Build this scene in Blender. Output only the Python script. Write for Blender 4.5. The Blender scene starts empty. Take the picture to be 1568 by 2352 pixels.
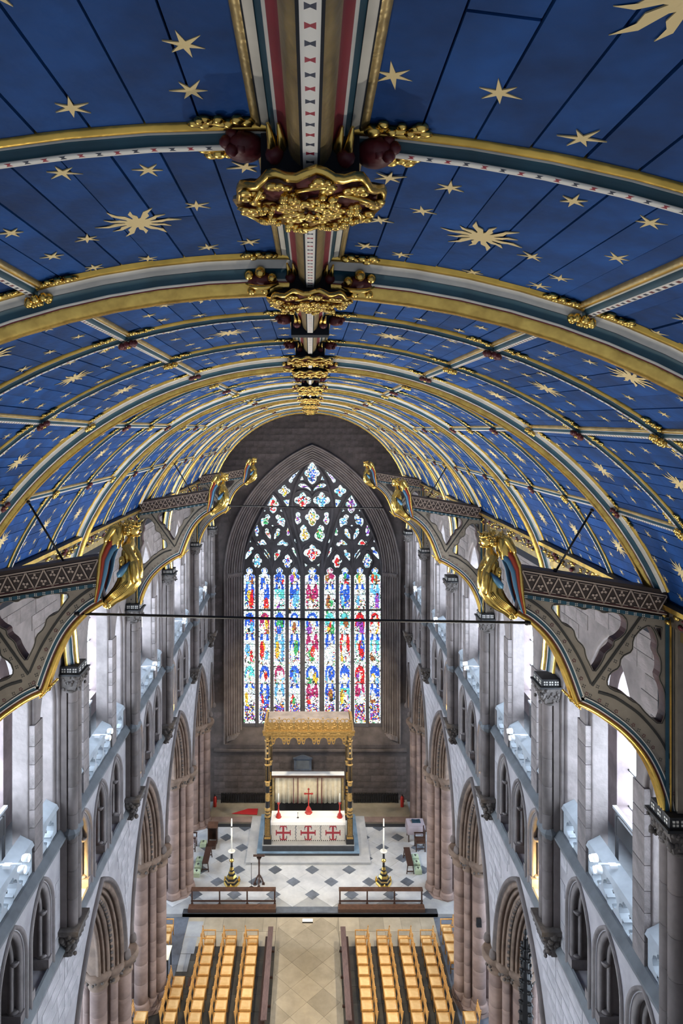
import bpy, bmesh, math, random
from mathutils import Vector, Matrix
from mathutils.geometry import tessellate_polygon
random.seed(7)
R = math.radians
SC = bpy.context.scene
COL = SC.collection
# ------------------------------------------------------------------ camera
# x right (south), y forward (east, towards the great window), z up, metres.
FPX, VPX, VPY, CAMZ = 1530.0, 712.0, 985.0, 21.4
cam_d = bpy.data.cameras.new('camera'); cam = bpy.data.objects.new('camera', cam_d); COL.objects.link(cam)
cam.location = (0, 0, CAMZ); cam.rotation_euler = (R(90), 0, 0)
cam_d.sensor_width = 36; cam_d.sensor_height = 36; cam_d.sensor_fit = 'AUTO'
cam_d.lens = FPX / 2352 * 36
cam_d.shift_x = (784 - VPX) / 2352; cam_d.shift_y = -(1176 - VPY) / 2352
cam_d.clip_start = 0.05; cam_d.clip_end = 200
SC.camera = cam
# ------------------------------------------------------------------ world, exposure
w = bpy.data.worlds.new('world'); SC.world = w; w.use_nodes = True
w.node_tree.nodes['Background'].inputs[0].default_value = (0.80, 0.88, 1.0, 1)
w.node_tree.nodes['Background'].inputs[1].default_value = 0.20
SC.view_settings.view_transform = 'Standard'; SC.view_settings.look = 'None'
SC.view_settings.gamma = 1; SC.view_settings.use_curve_mapping = False
SC.view_settings.exposure = 0.85
if hasattr(SC, 'cycles'):
    SC.cycles.max_bounces = 4; SC.cycles.diffuse_bounces = 2; SC.cycles.glossy_bounces = 2; SC.cycles.transmission_bounces = 1
    SC.cycles.caustics_reflective = False; SC.cycles.caustics_refractive = False; SC.cycles.adaptive_threshold = 0.06
WINDOW_GLOW = 12.0     # daylight behind the clerestory glass
EAST_GLOW = 0.95        # daylight behind the stained glass
UPLIGHT = 560.0        # parapet floodlights on the vault
DOWNLIGHT = 1500.0      # parapet floodlights on the floor
def light(kind, name, loc, energy, color, target=None, size=0.3, spot=None, blend=0.6):
    d = bpy.data.lights.new(name, kind); d.energy = energy; d.color = color
    if kind == 'AREA': d.shape = 'RECTANGLE'; d.size, d.size_y = size
    else: d.shadow_soft_size = size
    if spot: d.spot_size = R(spot); d.spot_blend = blend
    o = bpy.data.objects.new(name, d); COL.objects.link(o); o.location = loc
    if target is not None:
        o.rotation_euler = (Vector(target) - Vector(loc)).to_track_quat('-Z', 'Y').to_euler()
    return o
# ------------------------------------------------------------------ materials
M = {}
def nd(nt, t, **kw):
    n = nt.nodes.new(t)
    for k, v in kw.items(): setattr(n, k, v)
    return n
def mat(name, col, rough=0.6, metal=0.0, var=0.0, nscale=6.0, bump=0.0, bscale=30.0, rnd=0.0, spec=0.5, col2=None, coat=0.0, stretch=None):
    m = bpy.data.materials.new(name); m.use_nodes = True; M[name] = m
    nt = m.node_tree; b = nt.nodes['Principled BSDF']
    b.inputs['Roughness'].default_value = rough; b.inputs['Metallic'].default_value = metal
    b.inputs['Specular IOR Level'].default_value = spec
    if coat: b.inputs['Coat Weight'].default_value = coat
    b.inputs['Base Color'].default_value = (*col, 1)
    tc = nd(nt, 'ShaderNodeTexCoord'); src = tc.outputs['Object']
    if stretch:
        mp = nd(nt, 'ShaderNodeMapping'); mp.inputs['Scale'].default_value = stretch
        nt.links.new(src, mp.inputs[0]); src = mp.outputs[0]
    if var > 0 or col2 or rnd > 0:
        nz = nd(nt, 'ShaderNodeTexNoise'); nz.inputs['Scale'].default_value = nscale; nz.inputs['Detail'].default_value = 3
        nz.inputs['Roughness'].default_value = 0.62
        nt.links.new(src, nz.inputs['Vector'])
        mr = nd(nt, 'ShaderNodeMapRange'); mr.inputs[1].default_value = 0.3; mr.inputs[2].default_value = 0.7
        nt.links.new(nz.outputs['Fac'], mr.inputs[0])
        mx = nd(nt, 'ShaderNodeMix', data_type='RGBA')
        c2 = col2 if col2 else tuple(c * (1 - var) for c in col)
        mx.inputs[6].default_value = (*c2, 1); mx.inputs[7].default_value = (*(col if col2 else tuple(min(1, c * (1 + var)) for c in col)), 1)
        nt.links.new(mr.outputs[0], mx.inputs[0]); out = mx.outputs[2]
        if rnd > 0:
            oi = nd(nt, 'ShaderNodeObjectInfo'); m2 = nd(nt, 'ShaderNodeMapRange')
            m2.inputs[3].default_value = 1 - rnd; m2.inputs[4].default_value = 1 + rnd
            nt.links.new(oi.outputs['Random'], m2.inputs[0])
            hs = nd(nt, 'ShaderNodeHueSaturation'); nt.links.new(m2.outputs[0], hs.inputs['Value']); nt.links.new(out, hs.inputs['Color'])
            out = hs.outputs['Color']
        nt.links.new(out, b.inputs['Base Color'])
    if bump > 0:
        n2 = nd(nt, 'ShaderNodeTexNoise'); n2.inputs['Scale'].default_value = bscale; n2.inputs['Detail'].default_value = 1.5
        nt.links.new(src, n2.inputs['Vector'])
        bp = nd(nt, 'ShaderNodeBump'); bp.inputs['Strength'].default_value = bump; bp.inputs['Distance'].default_value = 0.02
        nt.links.new(n2.outputs['Fac'], bp.inputs['Height']); nt.links.new(bp.outputs['Normal'], b.inputs['Normal'])
    return m
def emit(name, col, strength):
    m = bpy.data.materials.new(name); m.use_nodes = True; M[name] = m
    b = m.node_tree.nodes['Principled BSDF']
    b.inputs['Base Color'].default_value = (*[c * .3 for c in col], 1)
    b.inputs['Emission Color'].default_value = (*col, 1); b.inputs['Emission Strength'].default_value = strength
    return m
def glass_att(name, strength):          # painted and leaded glass: colour from the pane's own vertex colours
    m = bpy.data.materials.new(name); m.use_nodes = True; M[name] = m
    nt = m.node_tree; b = nt.nodes['Principled BSDF']
    a = nd(nt, 'ShaderNodeVertexColor', layer_name='glass')
    vo = nd(nt, 'ShaderNodeTexVoronoi', feature='DISTANCE_TO_EDGE'); vo.inputs['Scale'].default_value = 6.0
    tc = nd(nt, 'ShaderNodeTexCoord'); nt.links.new(tc.outputs['Object'], vo.inputs['Vector'])
    mr = nd(nt, 'ShaderNodeMapRange'); mr.inputs[1].default_value = 0.03; mr.inputs[2].default_value = 0.06
    nt.links.new(vo.outputs['Distance'], mr.inputs[0])
    mx = nd(nt, 'ShaderNodeMix', data_type='RGBA'); mx.inputs[6].default_value = (.01, .01, .012, 1)
    nt.links.new(mr.outputs[0], mx.inputs[0]); nt.links.new(a.outputs['Color'], mx.inputs[7])
    nt.links.new(mx.outputs[2], b.inputs['Emission Color']); b.inputs['Emission Strength'].default_value = strength
    b.inputs['Base Color'].default_value = (.02, .02, .02, 1); b.inputs['Roughness'].default_value = .2
    try: m.cycles.emission_sampling = 'NONE'      # thousands of tiny quarries: found by bounced light alone
    except Exception: pass
    return m
def dashmat(name, period, ca, cb, duty=.32, vlo=.22, vhi=.78, cross=True):   # white fillet with small painted crosslets, along uv.x in metres
    m = bpy.data.materials.new(name); m.use_nodes = True; M[name] = m
    nt = m.node_tree; b = nt.nodes['Principled BSDF']; b.inputs['Roughness'].default_value = .5
    uv = nd(nt, 'ShaderNodeUVMap', uv_map='uv'); sp = nd(nt, 'ShaderNodeSeparateXYZ'); nt.links.new(uv.outputs[0], sp.inputs[0])
    def ma(op, a, bv=None, cv=None):
        n = nd(nt, 'ShaderNodeMath', operation=op)
        for i, v in enumerate((a, bv, cv)):
            if v is None: continue
            if isinstance(v, (int, float)): n.inputs[i].default_value = v
            else: nt.links.new(v, n.inputs[i])
        return n.outputs[0]
    u = ma('DIVIDE', sp.outputs[0], period); fr = ma('FRACT', u); par = ma('FRACT', ma('MULTIPLY', u, .5))
    du = ma('ABSOLUTE', ma('SUBTRACT', fr, .5)); dv = ma('ABSOLUTE', ma('SUBTRACT', sp.outputs[1], .5))
    if cross:
        lim = ma('ADD', .07, ma('MULTIPLY', dv, duty * 1.4)); inu = ma('LESS_THAN', du, lim)
    else: inu = ma('LESS_THAN', du, duty / 2)
    inv = ma('LESS_THAN', dv, (vhi - vlo) / 2); k = ma('MULTIPLY', inu, inv)
    which = ma('LESS_THAN', par, .5)
    mx = nd(nt, 'ShaderNodeMix', data_type='RGBA'); mx.inputs[6].default_value = (*ca, 1); mx.inputs[7].default_value = (*cb, 1); nt.links.new(which, mx.inputs[0])
    m2 = nd(nt, 'ShaderNodeMix', data_type='RGBA'); m2.inputs[6].default_value = (.72, .70, .66, 1)
    nt.links.new(mx.outputs[2], m2.inputs[7]); nt.links.new(k, m2.inputs[0]); nt.links.new(m2.outputs[2], b.inputs['Base Color'])
    return m
mat('vault_blue', (.007, .052, .200), .62, var=.38, nscale=3, bump=.15, bscale=25, rnd=.22, spec=.2)
mat('joint_dark', (.004, .007, .015), .9)
mat('gilt', (.86, .56, .15), .26, 1.0, var=.25, nscale=8, bump=.10, bscale=35)
mat('gold_paint', (.80, .52, .12), .33, 1.0, var=.25, nscale=5, bump=.1, bscale=30)
mat('old_gold', (.52, .40, .19), .36, .85, var=.25, nscale=5, bump=.2, bscale=30)
mat('star_gold', (.74, .58, .29), .5, .1)
mat('canopy_gold', (.42, .26, .085), .42, .5, var=.3, nscale=12)
mat('gilt_shade', (.20, .11, .025), .4, .8, var=.3, nscale=14)
mat('cream', (.66, .63, .57), .55, var=.12, nscale=5)
mat('teal', (.012, .068, .105), .5, var=.25, nscale=5)
mat('navy', (.006, .028, .05), .5, var=.2)
mat('maroon', (.105, .012, .018), .5, var=.3, nscale=12, bump=.4, bscale=20)
mat('crimson', (.25, .022, .035), .5, var=.2)
mat('wing_blue', (.10, .26, .42), .4, .2)
mat('wing_red', (.45, .06, .03), .4, .2)
dashmat('dash', .066, (.30, .02, .04), (.02, .03, .06))
dashmat('dash_small', .06, (.02, .03, .06), (.12, .01, .02), duty=.5, cross=False, vlo=.15, vhi=.85)
dashmat('dash_bold', .11, (.016, .02, .03), (.05, .015, .02), duty=.5, cross=False, vlo=0, vhi=1)
mat('stone', (.205, .176, .170), .85, var=.3, nscale=1.6, bump=.35, bscale=14, rnd=.14)
mat('stone_light', (.42, .395, .405), .82, var=.22, nscale=1.4, bump=.25, bscale=12, rnd=.10)
mat('stone_smooth', (.38, .352, .36), .8, var=.22, nscale=1.3, bump=.2, bscale=12)
mat('stone_shaft', (.15, .124, .117), .8, var=.3, nscale=1.4, bump=.3, bscale=12)
mat('stone_outer', (.15, .115, .115), .85, var=.35, nscale=1.6, bump=.3, bscale=12)
mat('stone_pink', (.29, .208, .182), .8, col2=(.155, .108, .098), nscale=1.1, bump=.3, bscale=12, stretch=(1, 1, 1.6))
mat('stone_brown', (.20, .140, .107), .82, var=.35, nscale=2.2, bump=.3, bscale=14)
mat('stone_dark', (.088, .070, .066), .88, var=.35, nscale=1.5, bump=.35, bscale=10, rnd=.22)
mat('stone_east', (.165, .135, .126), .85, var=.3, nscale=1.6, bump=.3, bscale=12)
mat('tracery', (.075, .066, .070), .8, var=.25, nscale=2)
mat('carved_dark', (.10, .085, .078), .8, var=.3, nscale=9, bump=.5, bscale=14)
mat('ledge', (.13, .14, .15), .6, var=.25, nscale=2)
mat('parapet', (.36, .39, .42), .6, var=.15, nscale=2)
mat('black', (.008, .008, .010), .5)
mat('iron', (.02, .018, .018), .45, .5)
mat('oak', (.56, .30, .09), .42, col2=(.38, .185, .05), nscale=3.5, rnd=.12, stretch=(6, 1, 1), coat=.2)
mat('oak_seat', (.84, .62, .34), .40, col2=(.62, .38, .15), nscale=2.5, rnd=.14, coat=.25)
mat('wood_dark', (.045, .022, .016), .4, var=.4, nscale=6, stretch=(1, 8, 8))
mat('wood_plum', (.115, .075, .072), .38, var=.3, nscale=5, stretch=(9, 1, 9))
mat('wood_brown', (.075, .036, .022), .45, var=.4, nscale=6)
mat('marble', (.50, .51, .53), .32, col2=(.36, .37, .40), nscale=1.6, rnd=.10)
mat('marble_grey', (.36, .37, .38), .35, col2=(.26, .27, .29), nscale=1.6, rnd=.08)
mat('slate', (.10, .115, .145), .38, var=.3, nscale=3, rnd=.15)
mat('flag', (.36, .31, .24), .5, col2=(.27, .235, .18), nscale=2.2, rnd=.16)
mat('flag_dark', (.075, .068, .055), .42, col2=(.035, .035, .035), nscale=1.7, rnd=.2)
mat('step_blue', (.16, .25, .36), .4, var=.25, nscale=2)
mat('step_black', (.03, .033, .04), .45, var=.2)
mat('linen', (.82, .80, .80), .8)
mat('dossal', (.60, .53, .39), .8, var=.12, nscale=4, bump=.15, bscale=16)
mat('frontal', (.46, .44, .42), .85, var=.12, nscale=10)
mat('altar_red', (.36, .02, .015), .35, var=.2)
mat('carpet_red', (.42, .015, .02), .9)
mat('wax', (.78, .76, .70), .5)
mat('kneeler', (.42, .52, .38), .85)
mat('paper', (.75, .75, .70), .7)
mat('pale_top', (.86, .82, .62), .5)
mat('cloth_mauve', (.30, .26, .30), .85)
mat('beam_pale', (.46, .36, .29), .6)
mat('beam_dark', (.035, .022, .018), .6)
mat('brace_paint', (.25, .215, .17), .65, var=.15, nscale=4)
mat('brace_edge', (.045, .014, .014), .6, var=.3)
mat('brace_line', (.02, .02, .018), .6)
mat('carcass', (.10, .08, .06), .8)
mat('plaster', (.42, .35, .28), .85, var=.15, nscale=2)
mat('white_metal', (.75, .77, .80), .4)
emit('day_glass', (.72, .85, 1.0), WINDOW_GLOW)
emit('lamp_glow', (1.0, .80, .45), 30.0)
emit('lamp_white', (1.0, .97, .92), 14.0)
glass_att('stained', EAST_GLOW)
# ------------------------------------------------------------------ mesh builder
class MB:
    def __init__(s): s.v = []; s.f = []; s.m = []; s.mats = []; s.uv = {}; s.sm = []
    def mi(s, name):
        if name not in s.mats: s.mats.append(name)
        return s.mats.index(name)
    def face(s, idx, m, smooth=False, uv=None):
        s.f.append(tuple(idx)); s.m.append(s.mi(m)); s.sm.append(smooth)
        if uv: s.uv[len(s.f) - 1] = uv
    def box(s, x0, x1, y0, y1, z0, z1, m, T=None, taper=0):
        b = len(s.v); t = taper
        P = [(x0, y0, z0), (x1, y0, z0), (x1, y1, z0), (x0, y1, z0), (x0 + t, y0 + t, z1), (x1 - t, y0 + t, z1), (x1 - t, y1 - t, z1), (x0 + t, y1 - t, z1)]
        if T: P = [tuple(T @ Vector(p)) for p in P]
        s.v += P
        for q in ((0, 3, 2, 1), (4, 5, 6, 7), (0, 1, 5, 4), (1, 2, 6, 5), (2, 3, 7, 6), (3, 0, 4, 7)): s.face([b + i for i in q], m)
        return s
    def hexa(s, P, m):                      # eight corners: four bottom, four top
        b = len(s.v); s.v += [tuple(p) for p in P]
        for q in ((0, 3, 2, 1), (4, 5, 6, 7), (0, 1, 5, 4), (1, 2, 6, 5), (2, 3, 7, 6), (3, 0, 4, 7)): s.face([b + i for i in q], m)
        return s
    def lathe(s, prof, c, m, n=16, axis='Z', T=None, mats=None):    # prof: (radius, height)
        b = len(s.v)
        for r, h in prof:
            for k in range(n):
                a = 2 * math.pi * k / n
                p = Vector((r * math.cos(a), r * math.sin(a), h)) if axis == 'Z' else (Vector((h, r * math.cos(a), r * math.sin(a))) if axis == 'X' else Vector((r * math.cos(a), h, r * math.sin(a))))
                if T: p = T @ p
                s.v.append(tuple(p + Vector(c)))
        for i in range(len(prof) - 1):
            for k in range(n):
                k2 = (k + 1) % n
                s.face((b + i * n + k, b + i * n + k2, b + (i + 1) * n + k2, b + (i + 1) * n + k), mats[i] if mats else m, n > 8)
        for i, rev in ((0, True), (len(prof) - 1, False)):
            if prof[i][0] > 1e-4:
                ring = [b + i * n + k for k in range(n)]
                s.face(ring[::-1] if rev else ring, (mats[0] if rev else mats[-1]) if mats else m)
        return s
    def tube(s, pts, r, m, n=8, caps=True):
        pts = [Vector(p) for p in pts]; b = len(s.v); up = None
        rr = r if isinstance(r, (list, tuple)) else [r] * len(pts)
        for i, p in enumerate(pts):
            d = (pts[min(i + 1, len(pts) - 1)] - pts[max(i - 1, 0)]).normalized()
            if up is None: up = Vector((0, 0, 1)) if abs(d.z) < .9 else Vector((1, 0, 0))
            a = d.cross(up)
            if a.length < 1e-5: a = d.orthogonal()
            a.normalize(); bb = a.cross(d).normalized(); up = bb
            for k in range(n):
                t = 2 * math.pi * k / n; s.v.append(tuple(p + (a * math.cos(t) + bb * math.sin(t)) * rr[i]))
        for i in range(len(pts) - 1):
            for k in range(n):
                k2 = (k + 1) % n; s.face((b + i * n + k, b + i * n + k2, b + (i + 1) * n + k2, b + (i + 1) * n + k), m, n > 5)
        if caps:
            s.face([b + k for k in range(n)][::-1], m); e = b + (len(pts) - 1) * n; s.face([e + k for k in range(n)], m)
        return s
    def ball(s, c, r, m, nu=8, nv=6, sc=(1, 1, 1), T=None):
        b = len(s.v); c = Vector(c)
        for j in range(1, nv):
            t = math.pi * j / nv
            for k in range(nu):
                a = 2 * math.pi * k / nu
                p = Vector((math.sin(t) * math.cos(a) * sc[0], math.sin(t) * math.sin(a) * sc[1], math.cos(t) * sc[2])) * r
                s.v.append(tuple(c + (T @ p if T else p)))
        top = len(s.v); p = Vector((0, 0, r * sc[2])); s.v.append(tuple(c + (T @ p if T else p)))
        p = Vector((0, 0, -r * sc[2])); s.v.append(tuple(c + (T @ p if T else p)))
        for j in range(nv - 2):
            for k in range(nu):
                k2 = (k + 1) % nu; s.face((b + j * nu + k, b + (j + 1) * nu + k, b + (j + 1) * nu + k2, b + j * nu + k2), m, True)
        for k in range(nu):
            k2 = (k + 1) % nu; s.face((top, b + k, b + k2), m, True); e = b + (nv - 2) * nu; s.face((top + 1, e + k2, e + k), m, True)
        return s
    def strands(s, S, mats, closed=False, smooth=True, caps=False, uvu=None):   # S[j][k]: profile point j along path k
        b = len(s.v); J = len(S); K = len(S[0])
        for st in S: s.v += [tuple(p) for p in st]
        for j in range(J - 1):
            mm = mats[j] if isinstance(mats, (list, tuple)) else mats
            for k in range(K - 1):
                uv = None
                if uvu: uv = [(uvu[k], 0), (uvu[k + 1], 0), (uvu[k + 1], 1), (uvu[k], 1)]
                s.face((b + j * K + k, b + j * K + k + 1, b + (j + 1) * K + k + 1, b + (j + 1) * K + k), mm, smooth, uv)
        if caps:
            mm = mats[0] if isinstance(mats, (list, tuple)) else mats
            s.face([b + j * K for j in range(J)], mm); s.face([b + j * K + K - 1 for j in range(J)][::-1], mm)
        return s
    def plate(s, outer, holes, f, t0, t1, m, mside=None, mback=None):      # polygon with holes, f(u,v,t) -> point
        loops = [outer] + list(holes); flat = [p for L in loops for p in L]
        tris = tessellate_polygon([[Vector((p[0], p[1], 0)) for p in L] for L in loops])
        b = len(s.v); n = len(flat)
        s.v += [tuple(f(p[0], p[1], t0)) for p in flat] + [tuple(f(p[0], p[1], t1)) for p in flat]
        for t in tris:
            s.face([b + i for i in t], m); s.face([b + n + i for i in reversed(t)], mback or m)
        o = 0
        for L in loops:
            for i in range(len(L)):
                j = (i + 1) % len(L); s.face((b + o + i, b + o + j, b + n + o + j, b + n + o + i), mside or m)
            o += len(L)
        return s
    def build(s, name, parent=None, loc=None, cols=None):
        me = bpy.data.meshes.new(name); me.from_pydata(s.v, [], s.f)
        for mm in s.mats: me.materials.append(M[mm])
        me.polygons.foreach_set('material_index', s.m); me.polygons.foreach_set('use_smooth', s.sm)
        if s.uv:
            ul = me.uv_layers.new(name='uv')
            for fi, uv in s.uv.items():
                p = me.polygons[fi]
                for q, li in enumerate(p.loop_indices): ul.data[li].uv = uv[q]
        if cols:
            ca = me.color_attributes.new('glass', 'FLOAT_COLOR', 'CORNER')
            for p in me.polygons:
                for li in p.loop_indices: ca.data[li].color = (*cols[p.index], 1)
        me.update()
        return link(name, me, parent, loc)
def link(name, me, parent=None, loc=None, rot=None, scale=None):
    o = bpy.data.objects.new(name, me); COL.objects.link(o)
    if parent is not None: o.parent = parent
    if loc is not None: o.location = loc
    if rot is not None: o.rotation_euler = rot
    if scale is not None: o.scale = scale
    return o
def empty(name, loc=(0, 0, 0), rz=0, parent=None):
    o = link(name, None, parent, loc, (0, 0, rz)); o.empty_display_size = .1
    return o
def tag(o, label=None, cat=None, group=None, kind=None):
    for k, v in (('label', label), ('category', cat), ('group', group), ('kind', kind)):
        if v: o[k] = v
    return o
def copy_tree(o, parent=None):
    c = o.copy(); COL.objects.link(c); c.parent = parent
    for ch in list(o.children): copy_tree(ch, c)
    return c
ORD = ['first', 'second', 'third', 'fourth', 'fifth', 'sixth', 'seventh', 'eighth', 'ninth', 'tenth']
def PX(px, py, D): return Vector(((px - VPX) / FPX * D, D, CAMZ - (py - VPY) / FPX * D))
def X_at(px, D): return (px - VPX) / FPX * D
def arch_pts(h, zs, rise, n=0.0, K=14, z0=None, tc=0.0):      # pointed arch outline offset outwards by n; left spring to right spring
    r = (h * h + rise * rise) / (2 * h); c = r - h; a1 = math.acos(max(-1, min(1, c / (r + n))))
    L = [(tc + c - (r + n) * math.cos(a1 * k / K), zs + (r + n) * math.sin(a1 * k / K)) for k in range(K + 1)]
    Rr = [(2 * tc - x, z) for x, z in L[:-1]][::-1]
    out = L + Rr
    if z0 is not None: out = [(tc - h - n, z0)] + out + [(tc + h + n, z0)]
    return out
def wavy(n0, d0, n1, d1, periods, amp, steps=6):              # profile of rolls and hollows on a slanting line
    L = math.hypot(n1 - n0, d1 - d0); pn, pd = abs(d1 - d0) / L, abs(n1 - n0) / L
    N = periods * steps; out = []
    for i in range(N + 1):
        t = i / N; q = abs(math.sin(math.pi * periods * t)) * amp
        out.append((n0 + (n1 - n0) * t - pn * q, d0 + (d1 - d0) * t - pd * q))
    return out
# ------------------------------------------------------------------ layout
TR = [4.2, 9.7, 14.9, 20.1, 25.0, 30.8, 36.0]          # main trusses / wall shafts
EAST = 38.0
WF = 5.5                                                # nave face of the side walls
VC, VR = 16.85, 5.60                                    # vault axis height and board radius
def tilt(y): return .046 if y < 2.4 else (.046 - (y - 2.4) * .0051 if y < 9.7 else .0087)
def V(phi, y, r): x = r * math.sin(phi); return Vector((x, y, VC + r * math.cos(phi) - tilt(y) * x))
PURL = [R(17.4 * i) for i in (-3, -2, -1, 1, 2, 3)]
PEND = R(69.6)
# ================================================================== CEILING
ceiling = tag(empty('ceiling', (0, 0, 0)), 'blue barrel vault of boards with gilded stars and painted ribs', 'ceiling', kind='structure')
ribs_y = []
for i, a in enumerate(TR):
    prev = TR[i - 1] if i else TR[0] - 5.5
    ribs_y += [(prev + (a - prev) / 3, 'minor'), (prev + (a - prev) * 2 / 3, 'minor'), (a, 'main')]
ribs_y = [r for r in ribs_y if r[0] > .3] + [(37.85, 'minor')]
# backing shell behind the boards
mb = MB(); NA = 40
ys = [0.0, 2.4, 4.2, 9.7, 20, 30, 38.3]
mb.strands([[V(-PEND * 1.12 + 2 * PEND * 1.12 * k / NA, y, VR + .05) for k in range(NA + 1)] for y in ys], 'joint_dark')
mb.build('vault_shell', ceiling)
# boards, running lengthwise from rib to rib
edges = [0.35] + [r[0] for r in ribs_y]
near_planks = 0; far = MB()
NB = 4 * 18                                    # boards round the vault
dphi = 2 * PEND / NB
for ci in range(len(edges) - 1):
    y0, y1 = edges[ci], edges[ci + 1]
    for k in range(NB):
        p0 = -PEND + k * dphi; p1 = p0 + dphi; g = .0035 / VR * (1.1 if random.random() < .75 else 1.8)
        cuts = [y0, y1]
        if random.random() < .16: cuts = [y0, y0 + (y1 - y0) * random.uniform(.3, .7), y1]
        for a, b in zip(cuts[:-1], cuts[1:]):
            ro = random.uniform(-.004, .004); e = .004
            P = [V(p0 + g, a + e, VR + ro), V(p1 - g, a + e, VR + ro), V(p1 - g, b - e, VR + ro), V(p0 + g, b - e, VR + ro)]
            Q = [V(p0 + g, a + e, VR + .03), V(p1 - g, a + e, VR + .03), V(p1 - g, b - e, VR + .03), V(p0 + g, b - e, VR + .03)]
            mid = (P[0] + P[2]) / 2; px = VPX + mid.x / mid.y * FPX; py = VPY - (mid.z - CAMZ) / mid.y * FPX
            if ci < 7 and -40 < px < 1610 and -40 < py < 1300 and near_planks < 300:
                m1 = MB(); m1.hexa([p - mid for p in P] + [q - mid for q in Q], 'vault_blue'); m1.build('plank', ceiling, mid); near_planks += 1
            else: far.hexa(P + Q, 'vault_blue')
tag(far.build('plank_field', ceiling), kind='stuff')
# ribs: profile (dy, inward) with a material per strip
def gold_roll(c, d0, r, n=8):
    return [(c - r * math.cos(math.pi * i / n), d0 + r * math.sin(math.pi * i / n)) for i in range(n + 1)]
prof_main = [(-.215, -.02), (-.215, .024), (-.185, .032), (-.180, .026), (-.165, .030), (-.150, .050), (-.142, .074), (-.138, .078), (-.122, .080), (-.105, .100), (-.096, .128), (-.094, .134), (-.080, .140), (-.076, .144)]
mm_main = ['gold_paint', 'gold_paint', 'joint_dark', 'cream', 'cream', 'cream', 'navy', 'teal', 'teal', 'teal', 'cream', 'cream', 'crimson']
roll = gold_roll(0, .146, .076, 10)
prof_main += roll; mm_main += ['crimson'] + ['gilt'] * (len(roll) - 1)
half = prof_main[:14][::-1]; prof_main += [(-a, b) for a, b in half]
mm_main += ['crimson', 'crimson', 'cream', 'cream', 'teal', 'teal', 'teal', 'navy', 'cream', 'cream', 'cream', 'cream', 'dash_bold', 'cream']
prof_minor = [(-.085, -.02), (-.085, .006)] + [(-.068 - .017 * math.cos(math.pi * i / 6), .006 + .02 * math.sin(math.pi * i / 6)) for i in range(1, 7)] + [(-.046, .016), (-.043, .024), (-.030, .034), (-.020, .054), (-.022, .057), (.022, .057), (.025, .054), (.030, .034), (.043, .024), (.046, .016), (.060, .012), (.085, .010), (.085, -.02)]
mm_minor = ['gold_paint'] * 7 + ['cream', 'cream', 'teal', 'teal', 'cream', 'dash', 'cream', 'teal', 'teal', 'cream', 'cream', 'old_gold', 'old_gold']
def sweep_rib(y, prof, mm, ph0, ph1, K):
    phs = [ph0 + (ph1 - ph0) * k / K for k in range(K + 1)]
    m = MB(); m.strands([[V(p, y + dy, VR - dr - .17 * max(0, min(1, (abs(p) - 1.1) / .5)) ** 2) for p in phs] for dy, dr in prof], mm, uvu=[p * VR for p in phs])
    return m
rib_objs = []
for y, kind in ribs_y:
    if kind == 'main':
        ham = y in (9.7, 20.1, 30.8)
        p1 = R(66) if ham else R(98.5)
        o = sweep_rib(y, prof_main, mm_main, -p1, p1, 60).build('main_rib', ceiling)
        if ham:
            m = MB()
    else:
        o = sweep_rib(y, prof_minor, mm_minor, -PEND, PEND, 48).build('rib', ceiling)
    rib_objs.append((y, kind, o))
# ridge beam and purlins, from rib to rib
rp = [(-.20, -.02), (-.20, .012), (-.172, .020), (-.168, .012), (-.140, .020), (-.140, .010), (-.136, .020), (-.122, .036), (-.118, .044), (-.112, .046), (-.108, .048), (-.088, .062), (-.076, .088)]
rm = ['old_gold', 'old_gold', 'joint_dark', 'cream', 'joint_dark', 'teal', 'teal', 'teal', 'cream', 'cream', 'crimson', 'crimson']
gr = [(-.072 + .144 * 0, .1)]
arc = [(-.076 * math.cos(math.pi * i / 14), .092 + .092 * math.sin(math.pi * i / 14)) for i in range(15)]
left = [p for p in arc if p[0] < -.027]; right = [p for p in arc if p[0] > .027]
rprof = rp + left + [(-.024, .191), (.024, .191)] + right + [(-a, b) for a, b in rp[::-1]]
rmm = rm + ['old_gold'] * len(left) + ['joint_dark', 'dash', 'joint_dark'] + ['old_gold'] * len(right) + rm[::-1]
rmm = rmm[:len(rprof) - 1]
def sweep_long(phi, prof, mm, y0, y1, K):
    yy = [y0 + (y1 - y0) * k / K for k in range(K + 1)]
    m = MB(); m.strands([[V(phi + a / VR, y, VR - b) for y in yy] for a, b in prof][::-1], mm[::-1], uvu=yy)
    return m
ee = [0.3] + [r[0] for r in ribs_y]
sweep_long(0, rprof, rmm, .3, 37.9, 40).build('ridge_beam', ceiling)
pp = [(-.070, -.02), (-.070, .008), (-.055, .026), (-.040, .028), (-.030, .016), (-.026, .026), (-.010, .046), (.0, .050), (.004, .052), (.034, .050), (.040, .040), (.060, .020), (.070, -.02)]
pmm = ['old_gold', 'old_gold', 'gold_paint', 'cream', 'cream', 'teal', 'teal', 'cream', 'dash_small', 'cream', 'teal', 'cream']
for ph in PURL:
    pr = pp if ph > 0 else [(-a, b) for a, b in pp][::-1]
    mq = pmm if ph > 0 else pmm[::-1]
    # the gold edge faces the ridge
    pr = [(-a, b) for a, b in pr][::-1] if False else pr
    sweep_long(ph, pr, mq, .3, 37.9, 40).build('purlin', ceiling)
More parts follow.
